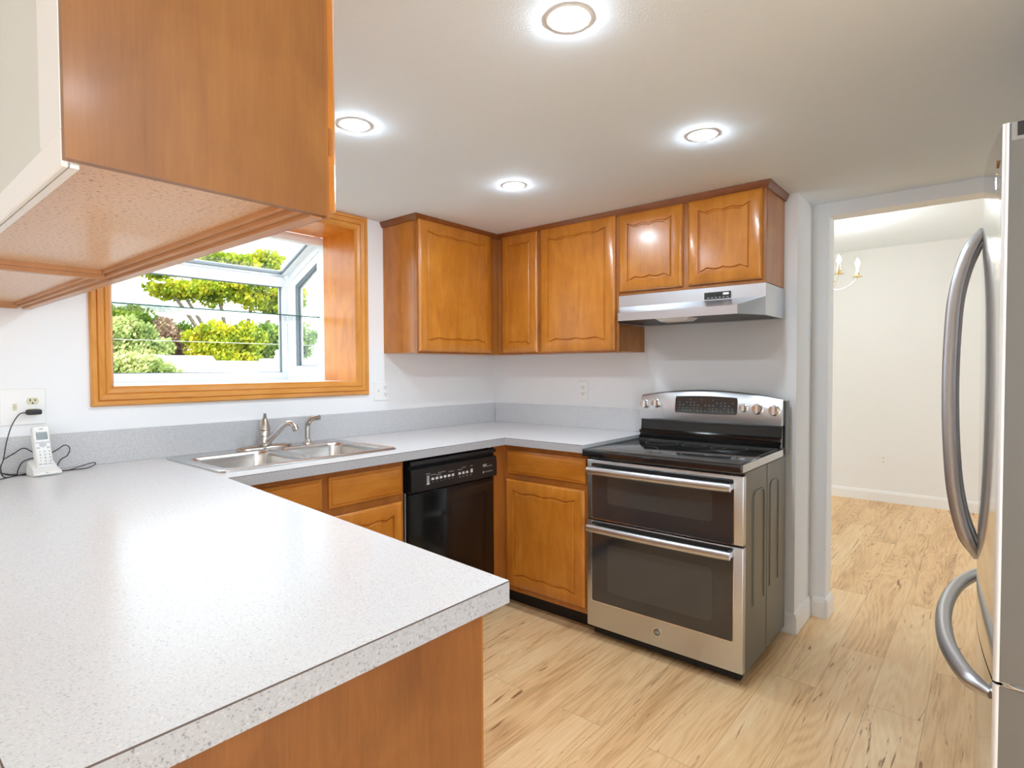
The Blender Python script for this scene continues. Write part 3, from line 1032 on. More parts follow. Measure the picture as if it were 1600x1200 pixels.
for t in range(0, 13):
    s_ = -1 + t / 6
    wdt = 0.030 * math.sqrt(max(0.0, 1 - abs(s_) ** 3.0)) + 0.004
    hh = 0.018 * (1 - 0.55 * abs(s_) ** 2)
    xx = fx + s_ * 0.128
    rr.append([Vector((xx, fy + wdt * math.cos(a), zt + 0.0003 + max(0.0, hh * math.sin(a)))) for a in [PI * k / 10 for k in range(11)]])
bb.loft(rr)
bb.done('base_plate', M['nickel'], fc, smooth=60)
bb = B()
bb.lathe((fx, fy, zt), [(0.030, 0.012), (0.030, 0.020), (0.025, 0.026), (0.0235, 0.050), (0.0235, 0.052), (0.0215, 0.053), (0.0215, 0.055), (0.0235, 0.056), (0.0235, 0.078), (0.022, 0.082)])
bb.done('body', M['nickel'], fc)
bb = B()
bb.lathe((fx, fy, zt), [(0.021, 0.0825), (0.025, 0.085), (0.024, 0.092), (0.017, 0.118), (0.012, 0.134), (0.006, 0.138)])
bb.tube([(fx, fy + 0.002, zt + 0.118), (fx - 0.002, fy - 0.004, zt + 0.14), (fx - 0.003, fy - 0.010, zt + 0.158)], [0.010, 0.0075, 0.0065], 10)
bb.tube([(fx + 0.008, fy + 0.004, zt + 0.118), (fx + 0.006, fy + 0.004, zt + 0.14), (fx + 0.004, fy + 0.003, zt + 0.156)], [0.008, 0.006, 0.005], 10)
bb.done('lever', M['nickel'], fc)
bb = B()
sp = spline([(fx + 0.004, fy - 0.016, zt + 0.030), (fx + 0.016, fy - 0.055, zt + 0.062), (fx + 0.034, fy - 0.105, zt + 0.104), (fx + 0.042, fy - 0.130, zt + 0.118), (fx + 0.050, fy - 0.158, zt + 0.114), (fx + 0.053, fy - 0.168, zt + 0.104)], 6)
bb.tube(sp, [0.0155 - 0.004 * min(1, i / 14) for i in range(len(sp))], 14)
spo = bb.done('spout', M['chrome'], fc, smooth=60)
bb = B()
bb.lathe((fx + 0.0535, fy - 0.169, zt + 0.103), [(0.0125, 0.004), (0.0135, 0.0), (0.0135, -0.016), (0.010, -0.018)], (0.12, -0.36, 0.93) if False else (-0.1, 0.35, 0.93))
bb.done('aerator', M['nickel'], spo)
px, py = -1.492, -0.112
sy_ = thing('side_sprayer', (px, py, zt), 'small nickel side sprayer to the right of the tap', 'sprayer')
bb = B()
bb.lathe((px, py, zt), [(0.024, 0.0003), (0.024, 0.004), (0.018, 0.010), (0.015, 0.018), (0.013, 0.020)])
bb.done('base', M['chrome'], sy_)
bb = B()
sp = spline([(px, py, zt + 0.016), (px, py, zt + 0.06), (px + 0.001, py - 0.002, zt + 0.096), (px + 0.010, py - 0.016, zt + 0.116), (px + 0.024, py - 0.036, zt + 0.124), (px + 0.034, py - 0.052, zt + 0.126)], 6)
bb.tube(sp, [0.0125] * 12 + [0.0135] * (len(sp) - 12), 14)
bb.done('head', M['nickel'], sy_, smooth=60)

# ------------------------------------------------------------------ dishwasher
DX0, DX1 = -1.318, -0.734
dw = thing('dishwasher', ((DX0 + DX1) / 2, -0.36, 0), 'black built-in dishwasher under the worktop between two maple cabinets', 'dishwasher')
bb = B()
bb.box(DX0, DX1, -0.60, -0.03, 0.09, 0.882)
bb.done('tub', M['black'], dw, smooth=0)
bb = B()
bb.box(DX0 + 0.004, DX1 - 0.002, -0.652, -0.602, 0.15, 0.722, 0.006)
bb.done('door', M['gloss_black'], dw, smooth=30, label='glossy black door panel')
bb = B()
yp = -0.668
bb.loft([[Vector((x, -0.602, 0.726)), Vector((x, yp + 0.012, 0.726)), Vector((x, yp - 0.004, 0.733)), Vector((x, yp - 0.004, 0.80)), Vector((x, yp, 0.835)), Vector((x, yp + 0.022, 0.838)), Vector((x, yp + 0.020, 0.850)), Vector((x, yp, 0.856)), Vector((x, yp + 0.004, 0.872)), Vector((x, -0.602, 0.872))] for x in (DX0 + 0.004, DX1 - 0.002)])
cp = bb.done('control_panel', M['black'], dw, smooth=30)
bb = B()
bb.box(DX0 + 0.09, DX0 + 0.36, -0.664, -0.647, 0.829, 0.836)
bb.done('vent', M['slot'], cp, smooth=0)
yk = yp - 0.0045
def one(name, mat, par, *bx):
    q_ = B()
    q_.box(*bx)
    return q_.done(name, mat, par, smooth=0)


for k in range(6):
    one('button', M['print_white'], cp, DX0 + 0.125 + k * 0.026, DX0 + 0.141 + k * 0.026, yk, yk + 0.0006, 0.775, 0.786)
for k in range(3):
    one('button', M['print_white'], cp, DX0 + 0.30 + k * 0.026, DX0 + 0.316 + k * 0.026, yk, yk + 0.0006, 0.775, 0.786)
one('button', M['print_white'], cp, DX0 + 0.385, DX0 + 0.400, yk, yk + 0.0006, 0.774, 0.792)
bt = B()
bt.box(DX0 + 0.095, DX0 + 0.113, yk, yk + 0.0006, 0.758, 0.7635)
for k in range(6):
    bt.box(DX0 + 0.096, DX0 + 0.112, yk, yk + 0.0006, 0.7655 + k * 0.006, 0.7685 + k * 0.006)
bt.done('cycle_list', M['print_white'], cp, smooth=0)
marks = [(0.131 + k * 0.026, 0.135 + k * 0.026, 0.764, 0.767) for k in range(6)]
marks += [(x0, x1, z, z + 0.003) for x0, x1, z in ((0.12, 0.15, 0.798), (0.155, 0.185, 0.794), (0.165, 0.215, 0.803), (0.235, 0.27, 0.798), (0.295, 0.33, 0.798), (0.325, 0.352, 0.806), (0.385, 0.400, 0.806), (0.092, 0.116, 0.806))]
marks += [(0.304 + k * 0.026, 0.314 + k * 0.026, 0.762, 0.765) for k in range(4)]
marks += [(0.475, 0.503, 0.793, 0.803), (0.475, 0.545, 0.789, 0.792), (0.490, 0.548, 0.761, 0.764)]
for x0, x1, z0, z1 in marks:
    one('printed_mark', M['print_grey'], cp, DX0 + x0, DX0 + x1, yk, yk + 0.0006, z0, z1)
bb = B()
bb.lathe((DX0 + 0.479, yk + 0.0006, 0.762), [(0.006, 0.0), (0.006, 0.0006)], (0, -1, 0), 16)
bb.done('emblem', M['print_grey'], cp)
bb = B()
bb.box(DX0 - 0.010, DX0 - 0.002, -0.640, -0.602, 0.12, 0.73)
bb.done('side_trim', M['steel_z'], dw, smooth=0, label='thin steel trim on the left side')
bb = B()
bb.box(DX0 + 0.01, DX1 - 0.01, -0.585, -0.575, 0.0, 0.145)
bb.done('toe_kick', M['kick'], dw, smooth=0)

# ------------------------------------------------------------------ electric range
RY0, RY1 = -1.918, -1.186     # right and left side
RF = -0.665
rg = thing('electric_range', (-0.38, -1.55, 0), 'stainless and black double oven electric range against the right wall', 'range')
bb = B()
bb.box(-0.632, -0.05, RY0 + 0.006, RY1 - 0.004, 0.045, 0.872, 0.003, 1)
body = bb.done('body', M['range_side'], rg, smooth=0, label='grey painted steel side')


def emboss(y, x0, x1, z0, z1):
    """raised rounded outline pressed into the side sheet, open at the bottom"""
    r = 0.03
    pts = [Vector((x0, y, z0)), Vector((x0, y, z1 - r))]
    for k in range(1, 6):
        a = PI - PI / 2 * k / 5
        pts.append(Vector((x0 + r + r * math.cos(a), y, z1 - r + r * math.sin(a))))
    pts.append(Vector((x1 - r, y, z1)))
    for k in range(1, 6):
        a = PI / 2 - PI / 2 * k / 5
        pts.append(Vector((x1 - r + r * math.cos(a), y, z1 - r + r * math.sin(a))))
    pts.append(Vector((x1, y, z0)))
    return pts


bb = B()
ysd = RY0 + 0.006
for x0, x1, z0, z1 in ((-0.53, -0.385, 0.30, 0.775), (-0.30, -0.175, 0.32, 0.785)):
    bb.tube(emboss(ysd, x0, x1, z0, z1), 0.0045, 8, flat=(1, 1))
bb.done('side_rib', M['range_side'], body, smooth=60)
bb = B()
bb.box(-0.345, -0.335, ysd - 0.0015, ysd + 0.001, 0.05, 0.868, 0.0007, 1)
bb.done('side_seam', M['range_side'], body, smooth=0)
for xk, yk2 in ((-0.58, RY0 + 0.05), (-0.58, RY1 - 0.05), (-0.12, RY0 + 0.05), (-0.12, RY1 - 0.05)):
    bb = B()
    bb.lathe((xk, yk2, 0.0), [(0.016, 0.001), (0.018, 0.006), (0.008, 0.012), (0.008, 0.0455)], n=14)
    bb.done('foot', M['black'], rg)
bb = B()
bb.box(-0.708, -0.130, RY0 - 0.004, RY1 + 0.000, 0.878, 0.914, 0.004)
ckt = bb.done('cooktop', M['cooktop'], rg, smooth=30)
for ya, yb in ((RY0 - 0.0052, RY0 - 0.0042), (RY1 + 0.0002, RY1 + 0.0010)):
    bb = B()
    bb.box(-0.695, -0.140, ya, yb, 0.880, 0.911)
    bb.done('side_strip', M['steel'], ckt, smooth=0, label='stainless strip on the cooktop side')
bb = B()
for x0, x1, y0, y1 in ((-0.690, -0.684, RY0 + 0.016, RY1 - 0.018), (-0.165, -0.159, RY0 + 0.016, RY1 - 0.018)):
    bb.box(x0, x1, y0, y1, 0.9142, 0.9152)
for y0 in (RY0 + 0.010, RY1 - 0.018):
    bb.box(-0.690, -0.159, y0, y0 + 0.006, 0.9142, 0.9152)
bb.done('trim_line', M['range_side'], ckt, smooth=0)
for cx_, cy_, r in ((-0.53, -1.72, 0.115), (-0.53, -1.38, 0.095), (-0.27, -1.72, 0.080), (-0.27, -1.38, 0.080), (-0.27, -1.55, 0.055)):
    bb = B()
    rr = [[Vector((cx_ + rad * math.cos(2 * PI * k / 40), cy_ + rad * math.sin(2 * PI * k / 40), 0.9143 + dz)) for k in range(40)] for rad, dz in ((r - 0.0012, 0), (r - 0.0012, 0.0002), (r + 0.0012, 0.0002), (r + 0.0012, 0))]
    bb.loft(rr, False, False)
    bb.done('burner_ring', M['range_side'], ckt, smooth=0)
# backguard: black riser with ridges, arched stainless console
bb = B()
prof = [(-0.128, 0.9145), (-0.150, 0.915), (-0.152, 0.928), (-0.140, 0.932), (-0.140, 0.944), (-0.150, 0.948), (-0.148, 0.958), (-0.128, 0.964), (-0.122, 1.020), (-0.060, 1.020), (-0.060, 0.9145)]
bb.loft([[Vector((x, y, z)) for x, z in prof] for y in (RY0 + 0.004, RY1 - 0.006)])
bb.done('riser', M['gloss_black'], rg, smooth=40, label='black riser behind the cooktop')
bb = B()
bb.box(-0.092, -0.030, RY0 - 0.004, RY0 + 0.0038, 0.88, 1.135, 0.003, 1)
bb.done('back_cover', M['range_side'], rg, smooth=0)
cs0, cs1 = RY0 + 0.004, RY1 - 0.002
N = 24
arch = lambda s_: 1.146 + 0.034 * (1 - s_ * s_)
rows = []
for k in range(N + 1):
    s_ = -1 + 2 * k / N
    y = cs0 + (cs1 - cs0) * k / N
    bow = 0.014 * (1 - s_ * s_)
    zb_, zt_ = 1.017 - 0.004 * (1 - s_ * s_), arch(s_)
    rows.append([Vector((-0.050, y, zb_)), Vector((-0.128 - bow, y, zb_)), Vector((-0.134 - bow, y, zb_ + 0.010)), Vector((-0.116 - bow, y, zt_ - 0.010)), Vector((-0.106 - bow, y, zt_)), Vector((-0.050, y, zt_ - 0.006))])
bb = B()
bb.loft(rows)
con = bb.done('console', M['steel'], rg, smooth=40)


def cface(y, z, lift=0.0):
    """point on the console's front face"""
    s_ = -1 + 2 * (y - cs0) / (cs1 - cs0)
    bow = 0.014 * (1 - s_ * s_)
    zb_, zt_ = 1.017 - 0.004 * (1 - s_ * s_) + 0.010, arch(s_) - 0.010
    t = (z - zb_) / (zt_ - zb_)
    return Vector((-0.134 - bow + 0.018 * t - lift, y, z))


bb = B()
ring0, ring1 = [], []
da, db = -1.712, -1.392
top = [(db - 0.004 + (da - db + 0.008) * k / 16) for k in range(17)]
o_ = [(y, 1.144 + 0.006 * (1 - ((y - (da + db) / 2) / 0.16) ** 2)) for y in top] + [(da, 1.130), (da, 1.070)] + [(y, 1.062 - 0.003 * (1 - ((y - (da + db) / 2) / 0.16) ** 2)) for y in top[::-1]] + [(db, 1.070), (db, 1.130)]
bb.loft([[cface(y, z, -0.002) for y, z in o_], [cface(y, z, 0.0015) for y, z in o_]])
dsp = bb.done('display', M['glass_black'], con, smooth=0, label='black touch display panel')
for row, zz in enumerate((1.128, 1.114, 1.100, 1.086, 1.073)):
    for k in range(15):
        y = db - 0.022 - k * 0.0195
        if (row * 7 + k * 5) % 4 == 0 or (row == 0 and k % 3) or (4 < k < 9 and row in (1,)):
            continue
        ww = 0.0045 + 0.004 * ((k * 3 + row) % 3) / 2
        p = [cface(y, zz, 0.0018), cface(y - ww, zz, 0.0018), cface(y - ww, zz + 0.004, 0.0018), cface(y, zz + 0.004, 0.0018)]
        bb = B()
        bb.prism(p, (-0.0005, 0, 0))
        bb.done('touch_key', M['screen'], dsp, smooth=0)
for ky, kr, kz in ((-1.214, 0.021, 1.096), (-1.282, 0.021, 1.102), (-1.742, 0.018, 1.096), (-1.806, 0.0235, 1.094), (-1.880, 0.0235, 1.090)):
    c = cface(ky, kz)
    ax = Vector((-1, 0, 0.13)).normalized()
    bb = B()
    bb.lathe(c, [(kr * 1.12, 0.0005), (kr * 1.12, 0.003), (kr, 0.004), (kr * 0.94, 0.020), (kr * 0.85, 0.024)], ax, 24)
    kn = bb.done('knob', M['chrome'], con)
    bb = B()
    up_ = ZV - ax * ax.z
    up_.normalize()
    sd_ = ax.cross(up_)
    cc = c + ax * 0.0241
    bb.prism([cc + sd_ * 0.004 - up_ * kr, cc - sd_ * 0.004 - up_ * kr, cc - sd_ * 0.004 + up_ * kr, cc + sd_ * 0.004 + up_ * kr], ax * 0.008)
    bb.done('grip', M['steel_z'], kn, smooth=0)


def oven_door(z0, z1, gz0, gz1, wz0, wz1, name):
    bb = B()
    yl, yr = RY1 - 0.000, RY0 + 0.000
    o = [(RF, yl, z0), (RF, yr, z0), (RF, yr, z1), (RF, yl, z1)]
    r = 0.010
    bb.box(RF, -0.634, yr, yl, z0, z1, 0.006)
    d = bb.done(name, M['steel'], rg, smooth=30)
    g0, g1 = yl - 0.029, yr + 0.040
    g = B()
    pts = [Vector((RF - 0.0002, p.x, p.y)) for p in rrect(g1, g0, gz0, gz1, 0, 0.008, 4)]
    g.prism(pts, (-0.0022, 0, 0))
    gl = g.done('glass', M['glass_black'], d, smooth=0, label='black oven glass')
    wn = B()
    ring_o = [Vector((RF - 0.0026, p.x, p.y)) for p in rrect(g1 + 0.085, g0 - 0.085, wz0, wz1, 0, 0.022, 5)]
    wn.prism(ring_o, (-0.0008, 0, 0))
    wn.done('viewing_window', M['window_dark'], d, smooth=0, label='lighter smoked viewing window')
    rm = B()
    rm.box(RF - 0.0023, RF - 0.0003, g1 - 0.003, g0 + 0.003, gz0 - 0.003, gz0)
    for ya in (g1 - 0.003, g0):
        rm.box(RF - 0.0023, RF - 0.0003, ya, ya + 0.003, gz0, gz1)
    rm.done('glass_bead', M['chrome'], d, smooth=0)
    return d


ud = oven_door(0.580, 0.862, 0.584, 0.846, 0.660, 0.790, 'upper_door')
ld = oven_door(0.062, 0.573, 0.188, 0.568, 0.245, 0.470, 'lower_door')


def oven_handle(z, d):
    ya, yb = RY1 - 0.030, RY0 + 0.038
    bb = B()
    n = 20
    pts = []
    for k in range(n + 1):
        s_ = k / n
        bow = 0.010 * (1 - (2 * s_ - 1) ** 2)
        pts.append(Vector((RF - 0.046 - bow, ya + (yb - ya) * s_, z)))
    bb.tube(pts, [0.0165] + [0.0185] * (n - 1) + [0.0165], 16, flat=(1.0, 0.72))
    h = bb.done('handle', M['steel'], d, smooth=60, label='stainless bar handle')
    for y in (ya - 0.010, yb + 0.010):
        e = B()
        e.box(RF - 0.046, RF - 0.0024, y - 0.009, y + 0.009, z - 0.012, z + 0.012, 0.003)
        e.done('handle_post', M['steel'], h, smooth=30)


oven_handle(0.818, ud)
oven_handle(0.546, ld)
lc = Vector((RF - 0.0004, -1.549, 0.130))
bb = B()
bb.lathe(lc, [(0.0195, 0.0), (0.0195, 0.002), (0.016, 0.0026), (0.0155, 0.0016)], (-1, 0, 0), 32)
bd = bb.done('badge', M['chrome'], ld, label='round maker badge')
bb = B()
bb.lathe(lc + Vector((-0.0016, 0, 0)), [(0.0152, 0.0), (0.0152, 0.0005)], (-1, 0, 0), 32)
bb.done('badge_face', M['range_side'], bd)
text('lettering', 'GE', 0.016, M['print_white'], lc + Vector((-0.0026, 0, -0.0005)), (0, -1, 0), (0, 0, 1), bd, 0.0004, shear=0.3)
bb = B()
bb.box(-0.630, -0.600, RY0 + 0.02, RY1 - 0.02, 0.020, 0.060)
bb.done('kick_panel', M['dark'], rg, smooth=0)

# ------------------------------------------------------------------ range hood
hd = thing('range_hood', (-0.2, -1.52, 1.526), 'stainless steel under-cabinet range hood above the cooktop', 'range hood')
y0, y1, l0, l1 = -1.888, -1.150, -1.815, -1.230
HT, HM, HL, HB, XF, XL = 1.671, 1.612, 1.566, 1.527, -0.300, -0.450
bb = B()
V = lambda x, y, z: bb.bm.verts.new((x, y, z))
a = [V(-0.002, y0, HT), V(-0.002, y1, HT), V(XF, y1, HT), V(XF, y0, HT)]
m = [V(XF, y1, HM), V(XF, y0, HM)]
l = [V(XL, l1, HL), V(XL, l0, HL)]
k = [V(XL, l1, HB), V(XL, l0, HB)]
f = [V(XF, y1, HB), V(XF, y0, HB)]
w_ = [V(-0.002, y0, HB), V(-0.002, y1, HB)]
for fc_ in ((a[0], a[1], a[2], a[3]), (a[3], a[2], m[0], m[1]), (m[1], m[0], l[0], l[1]), (l[1], l[0], k[0], k[1]), (m[1], l[1], k[1], f[1]), (m[0], f[0], k[0], l[0]),
            (a[3], m[1], f[1], w_[0], a[0]), (a[1], w_[1], f[0], m[0], a[2]), (a[0], w_[0], w_[1], a[1])):
    bb.bm.faces.new(fc_)
bb.done('shell', M['steel'], hd, smooth=0)
bb = B()
bb.prism([(-0.012, y0 + 0.01, HB + 0.004), (-0.012, y1 - 0.01, HB + 0.004), (XF, y1 - 0.012, HB + 0.004), (XL + 0.008, l1 - 0.004, HB + 0.004), (XL + 0.008, l0 + 0.004, HB + 0.004), (XF, y0 + 0.012, HB + 0.004)], (0, 0, 0.012))
bb.done('underside_filter', M['black'], hd, smooth=0, label='black underside with filter')
bb = B()
bb.loft([[Vector((XL + 0.03 + dx, -1.50 + dy, HB + 0.003)) for dx, dy in ((0, -0.085), (0.11, -0.085), (0.11, 0.085), (0, 0.085))], [Vector((XL + 0.045 + dx, -1.50 + dy, HB - 0.012)) for dx, dy in ((0, -0.065), (0.08, -0.065), (0.08, 0.065), (0, 0.065))]])
bb.done('light_lens', M['white'], hd, smooth=0, label='pale plastic lamp lens')
bb = B()
bb.box(XF - 0.004, XF, -1.735, -1.610, 1.616, 1.648, 0.001, 1)
pn = bb.done('control_panel', M['slot'], hd, smooth=0, label='dark slide control panel')
bb = B()
bb.box(XF - 0.0075, XF - 0.0041, -1.727, -1.700, 1.632, 1.642, 0.001, 1)
bb.done('switch', M['white'], pn, smooth=0, label='white rocker switch')
for yy in (-1.640, -1.676):
    bb = B()
    bb.box(XF - 0.0075, XF - 0.0041, yy - 0.012, yy + 0.012, 1.632, 1.642, 0.001, 1)
    bb.done('switch', M['black'], pn, smooth=0)
bb = B()
for q in range(6):
    bb.box(XF - 0.0048, XF - 0.0041, -1.725 + q * 0.018, -1.716 + q * 0.018, 1.620, 1.624)
bb.done('scale_marks', M['print_grey'], pn, smooth=0)

# ------------------------------------------------------------------ refrigerator
GX0, GX1 = -1.557, -0.645
FYN = -2.677       # line of the door corners
fg = thing('refrigerator', ((GX0 + GX1) / 2, -3.05, 0), 'tall stainless french door refrigerator cut off by the right picture edge', 'refrigerator')
bb = B()
bb.box(GX0 + 0.004, GX1 - 0.004, -3.44, -2.765, 0.03, 1.735, 0.004, 1)
bb.done('body', M['fridge_side'], fg, smooth=0)
for xk in (GX0 + 0.06, GX1 - 0.06):
    for yk3 in (-3.38, -2.82):
        bb = B()
        bb.lathe((xk, yk3, 0), [(0.02, 0.001), (0.02, 0.0305)], n=12)
        bb.done('foot', M['black'], fg)


def curve_y(x):
    s_ = (x - (GX0 + GX1) / 2) / ((GX1 - GX0) / 2)
    return FYN + 0.034 * (1 - s_ * s_)


def fridge_door(x0, x1, z0, z1, name, round0, round1):
    n = 28
    front = []
    for k in range(n + 1):
        x = x0 + (x1 - x0) * k / n
        front.append((x, curve_y(x)))
    pts = [(x1, -2.757)] + [(x0, -2.757)]
    # rounded corner at the outer edge
    fr_ = front[:]
    if round0:
        fr_ = [(x0, curve_y(x0) - 0.010), (x0 + 0.002, curve_y(x0) - 0.004)] + [(x0 + 0.007, curve_y(x0 + 0.007))] + front[1:]
    if round1:
        fr_ = fr_[:-1] + [(x1 - 0.007, curve_y(x1 - 0.007)), (x1 - 0.002, curve_y(x1) - 0.004), (x1, curve_y(x1) - 0.010)]
    outl = pts + fr_
    bb = B()
    bb.prism([Vector((x, y, z0)) for x, y in outl], (0, 0, z1 - z0))
    return bb.done(name, M['fridge_steel'], fg, smooth=30)


XM = (GX0 + GX1) / 2
dl = fridge_door(GX0, XM - 0.002, 0.6895, 1.748, 'left_door', True, False)
dr_ = fridge_door(XM + 0.002, GX1, 0.6895, 1.748, 'right_door', False, True)
dz = fridge_door(GX0, GX1, 0.07, 0.684, 'freezer_drawer', True, True)
for d, z0, z1 in ((dl, 0.6895, 1.748), (dz, 0.07, 0.684)):
    bb = B()
    bb.box(GX0 - 0.0012, GX0 - 0.0002, -2.756, curve_y(GX0) - 0.0085, z0 + 0.002, z1 - 0.002)
    bb.done('side_skin', M['fridge_side'], d, smooth=0, label='dark grey door edge')
for d, z0, z1 in ((dl, 0.6895, 1.748), (dz, 0.07, 0.684)):
    bb = B()
    bb.tube([(GX0 + 0.0035, curve_y(GX0 + 0.0035) - 0.0052, z0 + 0.0005), (GX0 + 0.0035, curve_y(GX0 + 0.0035) - 0.0052, z1 - 0.0005)], 0.0062, 14)
    bb.done('corner_trim', M['edge_trim'], d, smooth=60, label='bright satin corner strip')
# plastic end caps
bb = B()
bb.box(GX0 - 0.004, GX0 + 0.05, -2.757, -2.688, 1.712, 1.7475, 0.002, 1)
cap = bb.done('hinge_cap', M['fridge_plastic'], dl, smooth=0, label='grey plastic cap at the door top')
bb = B()
bb.box(GX0 - 0.0052, GX0 - 0.0042, -2.750, -2.697, 1.720, 1.7455)
bb.done('cap_recess', M['slot'], cap, smooth=0)
bb = B()
bb.box(GX0 - 0.003, XM - 0.004, -2.757, -2.690, 0.6845, 0.6890, 0.002, 1)
cap = bb.done('bottom_cap', M['fridge_plastic'], dl, smooth=0, label='grey plastic cap below the door')
bb = B()
bb.tube([(GX0 - 0.003, -2.700, 0.690), (GX0 - 0.005, -2.708, 0.688), (GX0 - 0.005, -2.730, 0.686), (GX0 - 0.003, -2.736, 0.686)], 0.0018, 8)
bb.done('cap_clip', M['chrome'], cap)


def arched(pts, r, parent, mat):
    sp_ = spline(pts, 10)
    L = len(sp_)
    rad = [r * (0.55 + 0.45 * min(1, min(i, L - 1 - i) / 8)) for i in range(L)]
    bb2 = B()
    bb2.tube(sp_, rad, 18, flat=(1.0, 1.0))
    return bb2.done('handle', mat, parent, smooth=60, label='arched satin steel handle')


hm = plain('satin_handle_steel', (0.48, 0.48, 0.49, 1), 0.40, 1.0)
xh = XM - 0.045
ys = curve_y(xh)
for xx, d in ((xh, dl), (XM + 0.045, dr_)):
    arched([(xx, ys - 0.002, 1.632), (xx, ys + 0.028, 1.575), (xx, ys + 0.050, 1.48), (xx, ys + 0.058, 1.36), (xx, ys + 0.060, 1.225), (xx, ys + 0.056, 1.09), (xx, ys + 0.046, 0.97), (xx, ys + 0.026, 0.875), (xx, ys - 0.002, 0.815)], 0.0165, d, hm)
zc = 0.652
arched([(-1.526, curve_y(-1.526) - 0.003, zc - 0.004), (-1.484, -2.638, zc), (-1.364, -2.602, zc), (-1.234, -2.584, zc), (-1.10, -2.578, zc), (-0.968, -2.584, zc), (-0.838, -2.602, zc), (-0.718, -2.638, zc), (-0.676, curve_y(-0.684) - 0.003, zc - 0.004)], 0.0175, dz, hm)
# small raised maker's mark near the top of the left door
bb = B()
mx_, my_ = GX0 + 0.055, curve_y(GX0 + 0.055)
bb.tube([(mx_, my_ + 0.001, 1.640), (mx_ + 0.004, my_ + 0.0015, 1.664)], 0.0018, 6)
bb.tube([(mx_ - 0.010, my_ + 0.0006, 1.668), (mx_ + 0.014, my_ + 0.002, 1.676)], 0.0018, 6)
bb.tube([(mx_ + 0.000, my_ + 0.001, 1.682), (mx_ - 0.010, my_ + 0.0006, 1.694)], 0.0015, 6)
bb.done('badge', M['chrome'], dl)

# ------------------------------------------------------------------ recessed lamps
def recessed(loc, label):
    t = thing('recessed_light', loc, label, 'ceiling light', 'recessed lights in the kitchen ceiling')
    x, y, z = loc
    bb = B()
    bb.lathe((x, y, z), [(0.0432, -0.0005), (0.0436, -0.0018), (0.055, -0.0022), (0.0575, -0.0005)], n=40)
    bb.done('trim_ring', M['white'], t, smooth=50)
    bb = B()
    bb.lathe((x, y, z), [(0.0431, -0.0008), (0.0431, -0.003), (0.034, -0.008), (0.020, -0.0105), (0.001, -0.011)], n=40)
    bb.done('lens', M['lens'], t, smooth=60)
    return t


LG = [((-1.835, -1.885, CZ), 'round recessed ceiling light nearest to us, at the top of the picture'),
      ((-1.817, -0.995, CZ), 'round recessed ceiling light beside the hanging cabinet door edge'),
      ((-0.961, -1.862, CZ), 'round recessed ceiling light on the right, in front of the short cabinet'),
      ((-0.966, -0.990, CZ), 'round recessed ceiling light farthest into the corner above the wall cabinets')]
r0 = recessed(*LG[0])
for loc, lab in LG[1:]:
    dup(r0, loc, lab)
# two unseen fill lamps added behind the viewpoint, copies of the recessed lights
for loc, lab in (((-3.3, -4.3, CZ), 'added unseen fill lamp behind the viewpoint, shaped as a recessed light'), ((-2.5, -3.3, CZ), 'added unseen fill lamp in front of the refrigerator side')):
    dup(r0, loc, lab)


# ------------------------------------------------------------------ outlets and switches
def P3(o, u, n, a, c, d):
    return Vector(o) + Vector(u) * a + ZV * c + Vector(n) * d


def pbox(bb2, o, u, n, a0, a1, c0, c1, d0, d1):
    bb2.prism([P3(o, u, n, a0, c0, d0), P3(o, u, n, a1, c0, d0), P3(o, u, n, a1, c1, d0), P3(o, u, n, a0, c1, d0)], Vector(n) * (d1 - d0))


def plate_body(t, o, u, n, wd, ht):
    bb2 = B()
    bb2.loft([[P3(o, u, n, a * wd / 2 * s_, c * ht / 2 * (1 - (1 - s_) * wd / ht), d) for a, c in ((-1, -1), (1, -1), (1, 1), (-1, 1))] for s_, d in ((1, 0.0005), (1, 0.003), (0.94, 0.006))])
    return bb2.done('plate', M['white'], t, smooth=0)


def receptacle(t, o, u, n, a, c, mat):
    bb2 = B()
    ring = []
    for k in range(24):
        an = 2 * PI * k / 24
        ring.append((a + 0.017 * math.cos(an), c + max(-0.0125, min(0.0125, 0.017 * math.sin(an)))))
    bb2.loft([[P3(o, u, n, x, z, d) for x, z in ring] for d in (0.0062, 0.0078)])
    r = bb2.done('receptacle', mat, t, smooth=0)
    bb2 = B()
    pbox(bb2, o, u, n, a - 0.0085, a - 0.0055, c - 0.001, c + 0.008, 0.0079, 0.0083)
    pbox(bb2, o, u, n, a + 0.0055, a + 0.0085, c, c + 0.007, 0.0079, 0.0083)
    bb2.lathe(P3(o, u, n, a, c - 0.007, 0.0079), [(0.0028, 0), (0.0028, 0.0004)], n, 10)
    bb2.done('slots', M['slot'], r, smooth=0)


def duplex(loc, u, n, label, mat=None):
    t = thing('wall_outlet', loc, label, 'outlet')
    plate_body(t, loc, u, n, 0.073, 0.117)
    for c in (0.0195, -0.0195):
        receptacle(t, loc, u, n, 0, c, mat or M['white'])
    bb2 = B()
    bb2.lathe(P3(loc, u, n, 0, 0, 0.0062), [(0.003, 0), (0.0025, 0.001)], n, 10)
    bb2.done('screw', M['white'], t)
    return t


duplex((0, -0.735, 1.155), (0, -1, 0), (-1, 0, 0), 'white duplex outlet on the range wall above the backsplash')
duplex((3.5, -1.867, 0.403), (0, -1, 0), (-1, 0, 0), 'white duplex outlet low on the far dining room wall')


